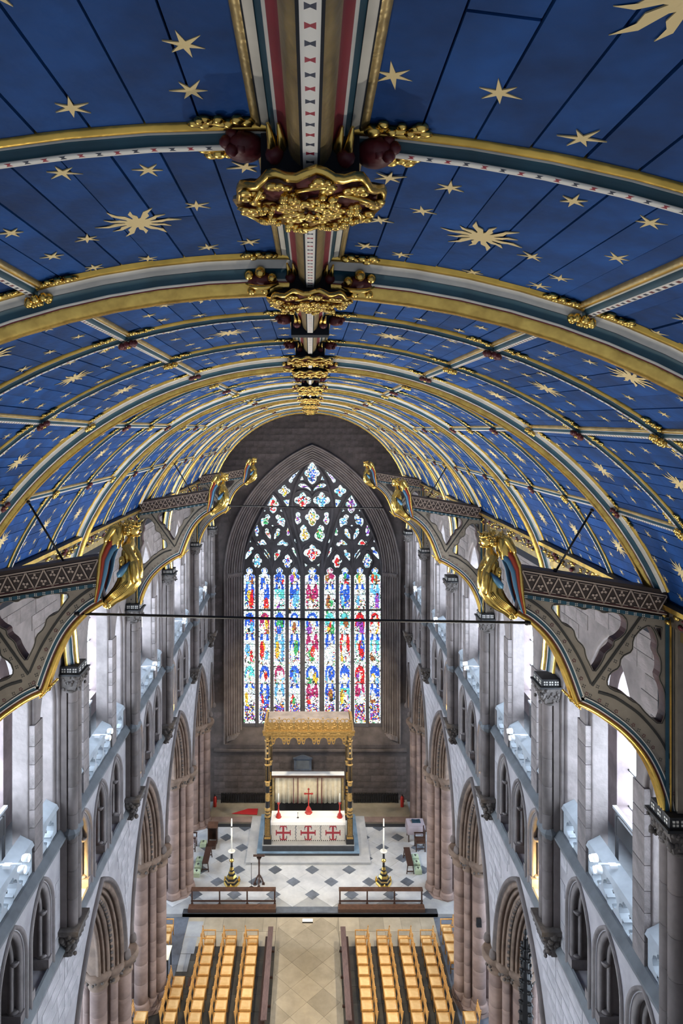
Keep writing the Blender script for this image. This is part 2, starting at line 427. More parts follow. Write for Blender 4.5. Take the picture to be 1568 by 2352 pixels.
# stars and suns
def star_poly(n, ro, ri, rot, wob=0.0, rng=random):
    out = []
    for i in range(2 * n):
        r = ro * (1 + rng.uniform(-wob, wob)) if i % 2 == 0 else ri
        a = rot + math.pi * i / n; out.append((r * math.cos(a), r * math.sin(a)))
    return out
def sun_poly(ro, ri, rot, rays=12):
    out = []
    for i in range(rays):
        a0 = rot + 2 * math.pi * i / rays; w = math.pi / rays
        k_ = 1.0 if i % 2 else .80
        for f, side, tw in ((ri, -.9, 0), (ri + (ro * k_ - ri) * .30, -.22, .10), (ri + (ro * k_ - ri) * .62, -.10, -.09), (ro * k_, 0, .05), (ri + (ro * k_ - ri) * .66, .10, -.05), (ri + (ro * k_ - ri) * .34, .28, .14)):
            a = a0 + side * w + tw; out.append((f * math.cos(a), f * math.sin(a)))
    return out
star_n = 0; star_far = MB()
def add_star(phi, y, poly, named):
    global star_n
    c = V(phi, y, VR - .006)
    pts = [V(phi + u / VR, y + v, VR - .0065) for u, v in poly]; bk = [V(phi + u / VR, y + v, VR - .002) for u, v in poly]
    px = VPX + c.x / c.y * FPX; py = VPY - (c.z - CAMZ) / c.y * FPX
    ok = -60 < px < 1630 and -60 < py < 1400 and y < 10 and star_n < 300
    m = MB() if ok else star_far; b = len(m.v); n = len(poly)
    ref = c if ok else Vector((0, 0, 0))
    m.v += [tuple(p - ref) for p in pts + bk] + [tuple(c - ref)]
    for i in range(n):
        j = (i + 1) % n
        m.face((b + 2 * n, b + j, b + i), 'star_gold'); m.face((b + i, b + j, b + n + j, b + n + i), 'star_gold')
    if ok: m.build(named, ceiling, c); star_n += 1
bands = [-PEND] + PURL[:3] + [0] + PURL[3:] + [PEND]
spots = [(-.38, -.36), (-.12, -.40), (.16, -.36), (.40, -.33), (-.40, -.08), (.38, -.05), (-.36, .20), (-.33, .39), (-.05, .40), (.20, .34), (.39, .26), (.22, -.12), (-.2, .05)]
rs = random.Random(3)
for ci in range(len(edges) - 1):
    y0, y1 = edges[ci] + .09, edges[ci + 1] - .09
    for bi in range(len(bands) - 1):
        b0, b1 = bands[bi] + .025, bands[bi + 1] - .025
        flip = 1 if rs.random() < .5 else -1
        add_star((b0 + b1) / 2, (y0 + y1) / 2, sun_poly(.215, .060, rs.uniform(0, 1)), 'sunburst')
        for sx, sy in spots[:13 if ci < 8 else 11]:
            u = .5 + (sx * flip + rs.uniform(-.04, .04)); v = .5 + sy + rs.uniform(-.04, .04)
            add_star(b0 + (b1 - b0) * u, y0 + (y1 - y0) * v, star_poly(6, .066, .0175, rs.uniform(0, 1), .22, rs), 'star')
tag(star_far.build('star_field', ceiling), kind='stuff')
# bosses, carved blocks and gilt leaves at the crossings
def leaf_bits(m, o, ax, ay, n, L, Wd, mt, rnd):      # a sprig of curling gilt leaf along ax
    nn = ax.cross(ay).normalized()
    m.tube([o + ax * (L * t) + ay * (.25 * Wd * math.sin(t * 5)) + nn * .01 for t in (0, .25, .5, .75, 1)], [.013, .012, .010, .008, .004], mt, 6)
    for i in range(n):
        t = (i + .5) / n; sd = 1 if i % 2 else -1
        c = o + ax * (L * t) + ay * (sd * Wd * rnd.uniform(.35, .7)) + nn * rnd.uniform(.004, .02)
        m.ball(c, rnd.uniform(.016, .026), mt, 6, 5, (1.2, 1, .8))
    m.ball(o + ax * L, .022, mt, 6, 5)
def make_boss(rad, seed):
    rd = random.Random(seed); root = MB(); N = 26
    rimr = [rad * (1 + .03 * math.sin(k * 2 * math.pi * 11 / 52)) for k in range(52)]
    m = root; b = len(m.v)
    prof = [(.55, .20), (.55, .055), (.85, .035), (.99, .022), (1.0, .006), (.95, -.008), (.88, .010), (.60, -.002), (.0001, -.010)]
    for fr, h in prof:
        for k in range(52):
            a = 2 * math.pi * k / 52; rr = fr * (rimr[k] if fr > .7 else rad)
            m.v.append((rr * math.cos(a), rr * math.sin(a), h + (.010 * math.sin(k * 2 * math.pi * 11 / 52) if fr > .8 else 0)))
    mats = ['joint_dark', 'joint_dark', 'joint_dark', 'gilt', 'gilt', 'gilt_shade', 'maroon', 'maroon']  # near-black neck and upper faces: shadow of the hollow above the rim, as colour
    for i in range(len(prof) - 1):
        for k in range(52):
            k2 = (k + 1) % 52; m.face((b + i * 52 + k, b + (i + 1) * 52 + k, b + (i + 1) * 52 + k2, b + i * 52 + k2), mats[i], True)
    return root, rd
def boss_leaves(rad, rd):
    m = MB()
    for k in range(6):                               # trailing stems
        a = 2 * math.pi * k / 6 + .2
        pts = []
        for t in range(9):
            q = t / 8; aa = a + 1.5 * q + .25 * math.sin(6 * q); rr = rad * (.1 + .8 * q)
            pts.append((rr * math.cos(aa), rr * math.sin(aa), -.024 + .012 * q - .012 * math.sin(q * 9)))
        m.tube(pts, .0085, 'gilt', 6)
    for k in range(16):                              # vine leaves, two rings
        a = 2 * math.pi * k / 10 if k < 10 else 2 * math.pi * k / 6 + rd.uniform(-.1, .1); fr = .82 if k < 10 else .30; c = Vector((rad * fr * math.cos(a), rad * fr * math.sin(a), -.012 if k < 10 else -.026))
        for q in range(6):
            aa = a + (q - 2.5) * .95; l = rad * rd.uniform(.13, .2)
            m.ball(c + Vector((math.cos(aa), math.sin(aa), 0)) * l * .6 + Vector((0, 0, rd.uniform(-.012, .004))), l * .5, 'gilt', 7, 5, (1, 1, .45))
    return m
def boss_grapes(rad, rd):
    m = MB()
    for k in range(8):
        a = 2 * math.pi * k / 8 + .35; c = Vector((rad * .58 * math.cos(a), rad * .58 * math.sin(a), -.022))
        for q in range(9):
            aa = rd.uniform(0, 6.3); rr = rad * .13 * math.sqrt(rd.random())
            m.ball(c + Vector((rr * math.cos(aa), rr * math.sin(aa), -.012 + rd.uniform(-.012, .008))), rad * .050, 'gilt', 7, 5)
    return m
bosses = []
for q in (0, 1):
    rm_, rd = make_boss(.27, 5 + q); o = rm_.build('boss', ceiling); o.location = (0, 0, 0)
    boss_leaves(.27, rd).build('leaf_carving', o); boss_grapes(.27, rd).build('grapes', o); bosses.append(o)
used = [False, False]; idx = 0
for (y, kind, ro) in rib_objs:
    has = kind == 'main' or (ribs_y.index((y, kind)) % 3 != 2 and True)
    ri = ribs_y.index((y, kind))
    if kind == 'minor':
        # the rib just before each truss carries a boss
        nxt = ribs_y[ri + 1] if ri + 1 < len(ribs_y) else None
        has = nxt is not None and nxt[1] == 'main'
    if has and y < 37:
        w_ = 1 if kind == 'main' else 0
        o = bosses[w_] if not used[w_] else copy_tree(bosses[w_], ceiling)
        used[w_] = True; o.location = (0, y, 22.20 if kind == 'minor' else 22.20); o.rotation_euler = (0, 0, y)
    # carved shoulders either side of the ridge: maroon and gilt masks on trusses, maroon shells on the ribs
    if y < 37:
        rd = random.Random(int(y * 10)); m = MB()
        for s in (-1, 1):
            c = V(s * (.30 if kind == 'main' else .235) / VR, y - .01, VR - (.13 if kind == 'main' else .06))
            if kind == 'main':
                m.ball(c, .088, 'maroon', 12, 8, (1.4, 1.5, .72))
                for dx, dy, dz, r in ((-.06, -.12, .0, .032), (.01, -.14, .03, .036), (.08, -.11, .02, .032), (-.02, -.10, -.07, .028), (.07, -.07, -.07, .026)):
                    m.ball(c + Vector((dx * s, dy, dz)), r, 'gilt', 8, 6)
                m.tube([c + Vector((s * (t - .5) * .2, -.145 + abs(t - .5) * .05, -.035 - .03 * math.sin(t * math.pi))) for t in (0, .25, .5, .75, 1)], [.006, .014, .017, .014, .006], 'gilt', 8)
            else:
                m.ball(c, .058, 'maroon', 12, 8, (1.25, 1.3, .85))
                for q in range(5):
                    a = q * 1.256; m.ball(c + Vector((s * .03 * math.cos(a) + s * .03, -.045, .03 * math.sin(a))), .024, 'maroon', 6, 5)
            for dx in (.105, .14):                   # drips of gilt on the shoulder of the ridge
                m.tube([V(s * dx / VR, y - .20, VR - .06), V(s * (dx - .01) / VR, y - .13, VR - .10), V(s * dx / VR, y - .05, VR - .13)], [.006, .018, .010], 'gilt', 7)
            m.ball(V(s * .12 / VR, y - .10, VR - .12), .036, 'maroon', 8, 6)
        m.box(-.17, .17, y - .07, y + .10, 22.24, 22.42, 'joint_dark')
        m.build('carved_shoulder', ro)
    # gilt leaf sprigs where purlins and ridge cross the rib
    m = MB(); rd = random.Random(int(y * 31)); hw = .20 if kind == 'main' else .085
    for ph in [0] + PURL:
        off = (.20 if ph == 0 else .075) / VR
        for s in (-1, 1):
            for t in (-1, 1):
                if abs(ph) < .01 or True:
                    o = V(ph + s * off, y + t * (hw + .008), VR - .012)
                    ax = (V(ph + s * off + s * .02, y + t * (hw + .008), VR - .012) - o).normalized()
                    nrm = (V(ph, y, VR) - V(ph, y, VR - 1)).normalized()
                    ay = Vector((0, t, 0))
                    L = .19 if y < 12 else .17
                    for i in range(6 if y < 16 else 4):
                        q = (i + .4) / 6
                        c = o + ax * (L * q) + ay * (.014 + (.034 if i % 2 else .008)) - nrm * rd.uniform(.0, .02)
                        m.ball(c, rd.uniform(.015, .027), 'gilt', 6, 5, (1.25, 1, .8))
                    m.tube([o + ay * .006, o + ax * L * .5 + ay * .022 - nrm * .01, o + ax * L + ay * .012], [.016, .015, .004], 'gilt', 6)
                    for dq, de in ((0, .0), (-.03, .03), (-.03, -.012)): m.ball(o + ax * (L + dq) + ay * (.014 + de) - nrm * .008, .022, 'gilt', 6, 5, (1.4, .8, .6))
        if ph != 0:                                  # rosette on the crossing
            c = V(ph, y, VR - (.085 if kind == 'minor' else .06))
            if kind == 'main': c = V(ph, y - .15, VR - .08)
            for i in range(8):
                a = i * math.pi / 4; nrm = (V(ph, y, VR) - V(ph, y, VR - 1)).normalized(); tx = nrm.cross(Vector((0, 1, 0)))
                m.ball(c + tx * .065 * math.cos(a) + Vector((0, .055 * math.sin(a), 0)), .028, ('maroon' if (ribs_y.index((y, kind)) + int(ph * 3)) % 2 else 'gilt'), 6, 5)
            m.ball(c - nrm * .012, .026, 'gilt', 6, 5)
    m.build('gilt_leaves', ro)
for ph in [p for p in PURL]: pass
# ================================================================== CORNICES
for s, nm in ((-1, 'trim_1'), (1, 'trim_2')):
    root = tag(empty(nm), 'carved gilt cornice along the %s springing of the vault' % ('left' if s < 0 else 'right'), 'cornice', kind='structure')
    m = MB(); yy = [8.0, 12, 16, 20, 24, 28, 32, 36, 38.0]
    prof = [(5.52, 19.02), (5.12, 18.98), (5.06, 18.95), (5.06, 18.88), (5.16, 18.86), (5.20, 18.62), (5.30, 18.58), (5.30, 18.42), (5.52, 18.36)]
    mm = ['black', 'black', 'gold_paint', 'black', 'carcass', 'gold_paint', 'old_gold', 'carcass']
    m.strands([[Vector((s * x, y, z - tilt(y) * s * x)) for y in yy] for x, z in prof], mm, smooth=False)
    m.build('moulding', root)
    m = MB(); rd = random.Random(11)
    y = 8.2
    while y < 37.6:
        for _ in range(5):
            m.ball((s * rd.uniform(5.10, 5.20), y + rd.uniform(-.13, .13), rd.uniform(18.62, 18.86) - s * .045), rd.uniform(.02, .05), 'gilt' if rd.random() < .75 else 'maroon', 6, 5, (.8, 1.5, .9))
        y += .30 if y < 24 else .45
    m.build('leaf_carving', root)
# ================================================================== SIDE WALLS
BAYS = list(zip(TR[:-1], TR[1:])) + [(36.0, 38.0)]
unit_block = None
def in_poly(p, poly):
    x, y = p; c = False; j = len(poly) - 1
    for i in range(len(poly)):
        xi, yi = poly[i]; xj, yj = poly[j]
        if (yi > y) != (yj > y) and x < (xj - xi) * (y - yi) / (yj - yi) + xi: c = not c
        j = i
    return c
def unit_cube(mname):
    key = 'stone_block_' + mname
    if key in bpy.data.meshes: return bpy.data.meshes[key]
    me = bpy.data.meshes.new(key)
    e = .5; P = [(-e, -e, -e), (e, -e, -e), (e, e, -e), (-e, e, -e), (-e, -e, e), (e, -e, e), (e, e, e), (-e, e, e)]
    me.from_pydata(P, [], [(0, 3, 2, 1), (4, 5, 6, 7), (0, 1, 5, 4), (1, 2, 6, 5), (2, 3, 7, 6), (3, 0, 4, 7)])
    me.materials.append(M[mname]); return me
def lay_blocks(root, cells, mname, cap=300):           # cells: (center, size) boxes; the largest in the picture become single stones
    def score(c):
        p, sz = c
        px = VPX + p[0] / p[1] * FPX; py = VPY - (p[2] - CAMZ) / p[1] * FPX
        vis = -20 < px < 1590 and -20 < py < 2370
        return (1 if vis else 0, 1 / p[1])
    cells = sorted(cells, key=score, reverse=True); me = unit_cube(mname); rest = MB()
    for i, (p, sz) in enumerate(cells):
        if i < cap and score((p, sz))[0]: link('stone', me, root, p, None, sz)
        else: rest.box(p[0] - sz[0] / 2, p[0] + sz[0] / 2, p[1] - sz[1] / 2, p[1] + sz[1] / 2, p[2] - sz[2] / 2, p[2] + sz[2] / 2, mname)
    if rest.v: tag(rest.build('stone_courses', root), kind='stuff')
def quatrefoil(cx, cy, r, k=1.0, n=7):
    out = []
    for q in range(4):
        a = q * math.pi / 2; ox, oy = cx + r * .5 * math.cos(a), cy + r * .5 * math.sin(a) * k
        for i in range(n):
            t = a - math.pi * .62 + math.pi * 1.24 * i / (n - 1); out.append((ox + r * .5 * math.cos(t), oy + r * .5 * math.sin(t) * k))
    return out
def rolls(n0, d0, n1, d1, N):                # rounded shafts of moulding parted by deep hollows
    L = math.hypot(n1 - n0, d1 - d0); en, ed = (n1 - n0) / L, (d1 - d0) / L; pn, pd = -abs(ed), -abs(en); w = L / N; out = []
    for i in range(N):
        c = (i + .5) * w; big = w * (.40 if i % 3 != 1 else .30)
        for k in range(7):
            a = math.pi * k / 6; t = c - big * math.cos(a); q = big * math.sin(a) * 1.1
            out.append((n0 + en * t + pn * q, d0 + ed * t + pd * q))
        e = c + w * .5; out.append((n0 + en * e - pn * w * .45, d0 + ed * e - pd * w * .45))
    return out
def circle(cx, cy, r, n=18): return [(cx + r * math.cos(2 * math.pi * i / n), cy + r * math.sin(2 * math.pi * i / n)) for i in range(n)]
ZS, ZT, ZSTR, ZTOP = 5.70, 9.90, 12.45, 18.95
SIDE = {-1: 'left', 1: 'right'}
win_no = 2
walls = {}
for s in (-1, 1):
    root = tag(empty('wall_' + SIDE[s]), '%s wall of the choir with arcade, triforium and clerestory' % SIDE[s], 'wall', kind='structure'); walls[s] = root
    f = lambda u, v, t: (s * t, u, v)
    cells = []; pier_cells = []; high_cells = []
    for bi, (y0, y1) in enumerate(BAYS):
        yc = (y0 + y1) / 2; hb = (y1 - y0) / 2; small = hb < 1.5
        # ---- arcade
        m = MB()
        h = hb - .32 if not small else .6; rise = 3.85 if not small else 2.6
        arch = arch_pts(h, ZS, rise, 0, 18, None, yc)
        m.plate([(y0, ZS), *arch, (y1, ZS), (y1, ZT), (y0, ZT)], [], f, WF, 6.9, 'stone_smooth')
        m.build('arcade_spandrel', root)
        prof = [(.06, 0), (.06, -.07), (.0, -.10), (-.05, -.07), (-.06, 0)] + (rolls(-.08, .0, -.70, .62, 6) if not small else wavy(-.05, 0, -.3, .4, 3, .05)) + ([(-.66, .82)] + [(-.08, 1.40)] if not small else [(-.3, .9)])
        m = MB(); sts = []
        for n_, d_ in prof:
            sts.append([(s * (WF + d_), y, z) for y, z in arch_pts(h, ZS, rise, n_, 18, None, yc)])
        m.strands(sts, ['stone_shaft'] * 4 + ['stone_brown'] * (len(prof) - 5)); 
        for sg in (-1, 1): m.ball((s * (WF - .06), yc + sg * h, ZS + .10), .13, 'stone_shaft', 8, 6, (1, .9, 1.3)); m.ball((s * (WF - .13), yc + sg * h, ZS + .06), .06, 'stone_shaft', 6, 5)
        m.build('arch_moulding', root)
        if not small and y0 > 9:
            m = MB()                                      # carved tooth ornament between the rolls
            tp = arch_pts(h, ZS, rise, -.40, 40, None, yc)
            for k, (y, z) in enumerate(tp): m.ball((s * (WF + .26), y, z), .052, 'carved_dark' if k % 2 else 'stone_brown', 5, 4)
            m.build('tooth_ornament', root)
        # ---- triforium
        offs = (-1.35, 0, 1.35) if not small else (0,)
        holes = [arch_pts(.52, 11.22, .90, 0, 8, 10.02, yc + o) for o in offs]
        m = MB(); m.plate([(y0, ZT), (y1, ZT), (y1, ZSTR), (y0, ZSTR)], holes, f, WF, 5.95, 'stone_smooth'); m.build('triforium_wall', root)
        for o in offs:
            m = MB()
            m.strands([[(s * (WF + d_), y, z) for y, z in arch_pts(.52, 11.22, .90, n_, 8, 10.02, yc + o)] for n_, d_ in [(.09, -.005), (.085, -.05), (.03, -.05), (.02, 0)] + rolls(.0, .01, -.16, .26, 2) + [(-.16, .5)]], 'stone')
            for sg in (-1, 1):
                m.box(*sorted((s * (WF - .01), s * (WF + .36))), *sorted((yc + o + sg * .34, yc + o + sg * .54)), 10.02, 10.24, 'stone')
                m.lathe([(.075, 0), (.10, .03), (.075, .07)], (s * (WF + .15), yc + o + sg * .43, 10.24), 'stone', 10)
                m.lathe([(.06, 0), (.10, .06), (.10, .10)], (s * (WF + .15), yc + o + sg * .43, 11.14), 'stone', 10)
            m.build('triforium_arch', root)
        m = MB(); m.box(*sorted((s * 5.95, s * 6.7)), y0, y1, 9.92, 10.0, 'ledge'); m.box(*sorted((s * 6.62, s * 6.9)), y0, y1, 10.0, ZSTR, 'stone_outer'); m.box(*sorted((s * 5.95, s * 6.9)), y0, y1, 12.35, 12.5, 'stone')
        m.build('triforium_passage', root)
        # ---- clerestory
        if not small:
            spec = [(0, .95, 15.9, 1.60), (-1.81, .43, 15.35, .90), (1.81, .43, 15.35, .90)]
            if hb < 2.5: spec = [(0, .95, 15.9, 1.60), (-1.74, .36, 15.35, .80), (1.74, .36, 15.35, .80)]
        else: spec = [(0, .45, 15.35, .90)]
        NH = .13
        holes = [arch_pts(hh, zs, rr, NH, 8, 12.50, yc + o) for o, hh, zs, rr in spec]
        m = MB(); m.plate([(y0, ZSTR), (y1, ZSTR), (y1, ZTOP), (y0, ZTOP)], holes, f, WF, 5.92, 'stone'); m.build('clerestory_wall', root)
        for o, hh, zs, rr in spec:
            m = MB(); m.strands([[(s * (WF + d_), y, z) for y, z in arch_pts(hh, zs, rr, n_, 10, 12.50, yc + o)] for n_, d_ in wavy(NH, .0, 0, .16, 2, .035) + [(0, .42)]], 'stone'); m.build('window_arch', root)
            # pierced parapet
            nq = max(1, int(round(2 * hh / .62))); wq = 2 * hh / nq
            m = MB(); ctr = [yc + o - hh + wq * (q + .5) for q in range(nq)]
            m.plate([(yc + o - hh, 12.5), (yc + o + hh, 12.5), (yc + o + hh, 13.12), (yc + o - hh, 13.12)], [quatrefoil(c, 12.82, min(.285, wq * .46)) for c in ctr], f, 5.53, 5.76, 'parapet')
            pr = m.build('parapet', root)
            m = MB(); m.hexa([Vector((s * a, b, c)) for a, b, c in ((5.48, yc + o - hh, 13.12), (5.82, yc + o - hh, 13.12), (5.82, yc + o + hh, 13.12), (5.48, yc + o + hh, 13.12), (5.52, yc + o - hh, 13.20), (5.76, yc + o - hh, 13.32), (5.76, yc + o + hh, 13.32), (5.52, yc + o + hh, 13.20))], 'parapet')
            m.build('coping', pr)
        if not small:                                     # stones of the slender piers
            for sg in (-1, 1):
                a, b = spec[0][1] + .002, (abs(spec[1][0]) - spec[1][1]) - .002
                z = 12.55; k = 0
                while z < 15.2:
                    dz = .42 + .06 * ((k * 7 + bi) % 3 - 1); c = yc + sg * (a + b) / 2
                    pier_cells.append(((s * (WF + .205), c, z + dz / 2), (.445, b - a - .02, dz - .012))); z += dz; k += 1
        # passage behind, outer wall with its windows
        m = MB(); m.box(*sorted((s * 5.9, s * 6.9)), y0, y1, 12.42, 12.52, 'ledge'); m.box(*sorted((s * 5.5, s * 7.2)), y0, y1, ZTOP, ZTOP + .15, 'stone'); m.build('passage_floor', root)
        wsp = [(0, 1.15, 15.9, 1.75), (-1.86, .50, 15.4, .95), (1.86, .50, 15.4, .95)] if not small else [(0, .5, 15.4, .95)]
        holes = [arch_pts(hh, zs, rr, 0, 8, 13.1, yc + o) for o, hh, zs, rr in wsp]
        m = MB(); m.plate([(y0, 12.5), (y1, 12.5), (y1, ZTOP), (y0, ZTOP)], holes, f, 6.75, 7.15, 'stone_outer'); m.build('outer_wall', root)
        if y1 > 10:
            wr = tag(empty('window_%d' % win_no), 'clerestory window of the %s bay from the altar end, %s wall' % (ORD[len(BAYS) - 1 - bi], SIDE[s]), 'window', kind='structure'); win_no += 1
            for o, hh, zs, rr in wsp:
                full = arch_pts(hh, zs, rr, -.01, 8, 13.1, yc + o)
                cut = [13.1, 13.9, 14.7, 15.4] if hh < .6 else [13.1, 13.9, 14.7, 15.5]
                cols_ = [(yc + o - hh, yc + o + hh)] if hh < .6 else [(yc + o - hh, yc + o - .05), (yc + o + .05, yc + o + hh)]
                for ca, cb in cols_:
                    for zz, z2 in zip(cut[:-1], cut[1:]):
                        m = MB(); m.box(*sorted((s * 7.02, s * 7.04)), ca + .015, cb - .015, zz + .012, z2 - .012, 'day_glass'); m.build('pane', wr)
                head = arch_pts(hh, zs, rr, -.015, 8, cut[-1] + .012, yc + o)
                m = MB(); m.plate(head, [], f, 7.02, 7.04, 'day_glass'); m.build('pane', wr)
                m = MB()
                for zz in cut: m.box(*sorted((s * 6.99, s * 7.02)), yc + o - hh, yc + o + hh, zz - .015, zz + .015, 'iron')
                if hh > .6: m.box(*sorted((s * 6.88, s * 7.1)), yc + o - .05, yc + o + .05, 13.1, zs + rr - .05, 'stone')
                m.build('glazing_bars', wr)
        # ---- stones of the wall face
        bh, bl = .30, .62
        if y0 > 8:
            archo = arch_pts(h, ZS, rise, .14, 14, ZS - 1, yc)
            trih = [arch_pts(.52, 11.22, .90, .13, 6, 9.9, yc + o) for o in offs]
            clh = [arch_pts(hh, zs, rr, .17, 6, 12.3, yc + o) for o, hh, zs, rr in spec]
            for zb, zt_, hl in ((5.75, 9.66, [archo]), (10.05, 12.34, trih), (12.6, 18.3, clh)):
                z = zb; row = 0
                while z + bh <= zt_:
                    u = y0 + (.30 if zb > 10 else .02) - (row % 2) * bl / 2 - .1 * (row % 3)
                    while u < y1:
                        L = bl * random.uniform(.8, 1.2); a, b = max(u, y0 + (.30 if zb > 10 else 0)), min(u + L, y1 - (.30 if zb > 10 else 0)); u += L
                        if b - a < .16: continue
                        pts = [(a, z), (b, z), (a, z + bh), (b, z + bh), ((a + b) / 2, z), ((a + b) / 2, z + bh), ((a + b) / 2, z + bh / 2), (a, z + bh / 2), (b, z + bh / 2)]
                        if any(in_poly(p, q) for q in hl for p in pts): continue
                        (high_cells if zb > 12.5 else cells).append(((s * (WF + .012 - random.uniform(0, .004)), (a + b) / 2, z + bh / 2), (.04, b - a - .012, bh - .012)))
                    z += bh; row += 1
    # string courses, full length
    for zc, pj, nm in ((ZSTR, .14, 'string_course'), (9.93, .10, 'sill_course')):
        m = MB(); yy = [4.2, 38.0]
        m.strands([[(s * (WF - d), y, zc + z) for y in yy] for d, z in ((-.02, .14), (.02, .12), (pj, .0), (pj, -.06), (.03, -.12), (-.02, -.14))], 'ledge', smooth=False); m.build(nm, root)
    lay_blocks(root, cells, 'stone_light', 150); lay_blocks(root, high_cells, 'stone', 70); lay_blocks(root, pier_cells, 'stone', 80)
    # paired wall shafts
    for k, y in enumerate(TR[1:]):
        cz = 15.98 - s * .14
        m = MB()
        for dy in (-.115, .115):
            z = 10.40; q = 0
            while z < cz - .5:
                dz = min(.62, cz - .48 - z); r = .118
                m.lathe([(r - .008, z), (r, z + .012), (r, z + dz - .012), (r - .008, z + dz)], (s * 5.27, y + dy, 0), 'stone_shaft', 14); z += dz; q += 1
        m.box(*sorted((s * 5.36, s * 5.52)), y - .24, y + .24, 10.4, cz - .45, 'stone_shaft')
        sh = m.build('wall_shaft', root)
        m = MB()
        for dy in (-.115, .115): m.lathe([(.12, -.12), (.165, -.05), (.20, .03), (.125, .13)], (s * 5.30, y + dy, ZSTR), 'ledge', 8)
        m.build('shaft_ring', sh)
        m = MB(); rd = random.Random(k + 10 * s)
        m.hexa([Vector((s * a, y + b, c)) for a, b, c in ((5.50, -.22, cz - .50), (5.18, -.22, cz - .50), (5.18, .22, cz - .50), (5.50, .22, cz - .50), (5.50, -.31, cz - .14), (5.06, -.31, cz - .14), (5.06, .31, cz - .14), (5.50, .31, cz - .14))], 'carved_dark')
        for _ in range(60):
            t = rd.random(); e = .22 + .08 * t; side = rd.choice((0, 1, 2)); zz = cz - .48 + .34 * t
            p = (5.18 - .12 * t, rd.uniform(-e, e)) if side == 0 else (rd.uniform(5.05, 5.45), e * (1 if side == 1 else -1))
            m.ball((s * p[0], y + p[1], zz), rd.uniform(.025, .05), 'carved_dark', 6, 5)
        for dy in (-.115, .115): m.lathe([(.13, cz - .54), (.155, cz - .51), (.13, cz - .48)], (s * 5.30, y + dy, 0), 'carved_dark', 12)
        m.build('capital', sh)
        m = MB(); m.box(*sorted((s * 5.03, s * 5.5)), y - .33, y + .33, cz - .14, cz - .10, 'black'); m.box(*sorted((s * 5.08, s * 5.5)), y - .28, y + .28, cz - .10, cz + .05, 'black', taper=.015)
        for q in range(3):
            for dy, dz in ((-.032, -.032), (.032, -.032), (-.032, .032), (.032, .032)):
                m.box(*sorted((s * 5.078, s * 5.11)), y - .18 + .18 * q + dy * .8 - .016, y - .18 + .18 * q + dy * .8 + .016, cz - .03 + dz * .8 - .016, cz - .03 + dz * .8 + .016, 'cream')
                xq = 5.17 + .12 * q; m.box(*sorted((s * (xq + dy * .8 - .016), s * (xq + dy * .8 + .016))), y - .282, y - .25, cz - .03 + dz * .8 - .016, cz - .03 + dz * .8 + .016, 'cream')
        m.build('abacus', sh)
        m = MB()                                          # carved corbel under the shafts
        m.hexa([Vector((s * a, y + b, c)) for a, b, c in ((5.5, -.05, 9.62), (5.38, -.05, 9.62), (5.38, .05, 9.62), (5.5, .05, 9.62), (5.5, -.36, 10.34), (5.08, -.36, 10.34), (5.08, .36, 10.34), (5.5, .36, 10.34))], 'carved_dark')
        m.box(*sorted((s * 5.05, s * 5.5)), y - .38, y + .38, 10.32, 10.42, 'carved_dark')
        for _ in range(70):
            t = rd.random() ** .7; e = .05 + .31 * t; zz = 9.62 + .70 * t; side = rd.choice((0, 0, 1, 2))
            p = (5.38 - .30 * t, rd.uniform(-e, e)) if side == 0 else (rd.uniform(5.2, 5.45), e * (1 if side == 1 else -1))
            m.ball((s * p[0], y + p[1], zz), rd.uniform(.035, .075), 'carved_dark', 6, 5)
        m.build('corbel', sh)
# ---- aisles: outer walls, vault and floor seen through the arches
for s in (-1, 1):
    root = tag(empty('wall_%s_aisle' % SIDE[s]), 'outer wall of the %s aisle seen through the arches' % SIDE[s], 'wall', kind='structure')
    f = lambda u, v, t: (s * t, u, v)
    holes = [arch_pts(1.1, 6.0, 1.8, 0, 8, 2.6, (a + b) / 2) for a, b in BAYS[1:-1]]
    m = MB(); m.plate([(4, 0), (38, 0), (38, 9.9), (4, 9.9)], holes, f, 10.9, 11.5, 'stone'); m.box(*sorted((s * 6.9, s * 11)), 4, 38, 9.6, 9.9, 'stone'); m.build('aisle_wall', root)
    for a, b in BAYS[1:-1]:
        m = MB(); m.plate(arch_pts(1.1, 6.0, 1.8, 0, 8, 2.6, (a + b) / 2), [], f, 11.2, 11.22, 'day_glass'); m.build('pane', root)
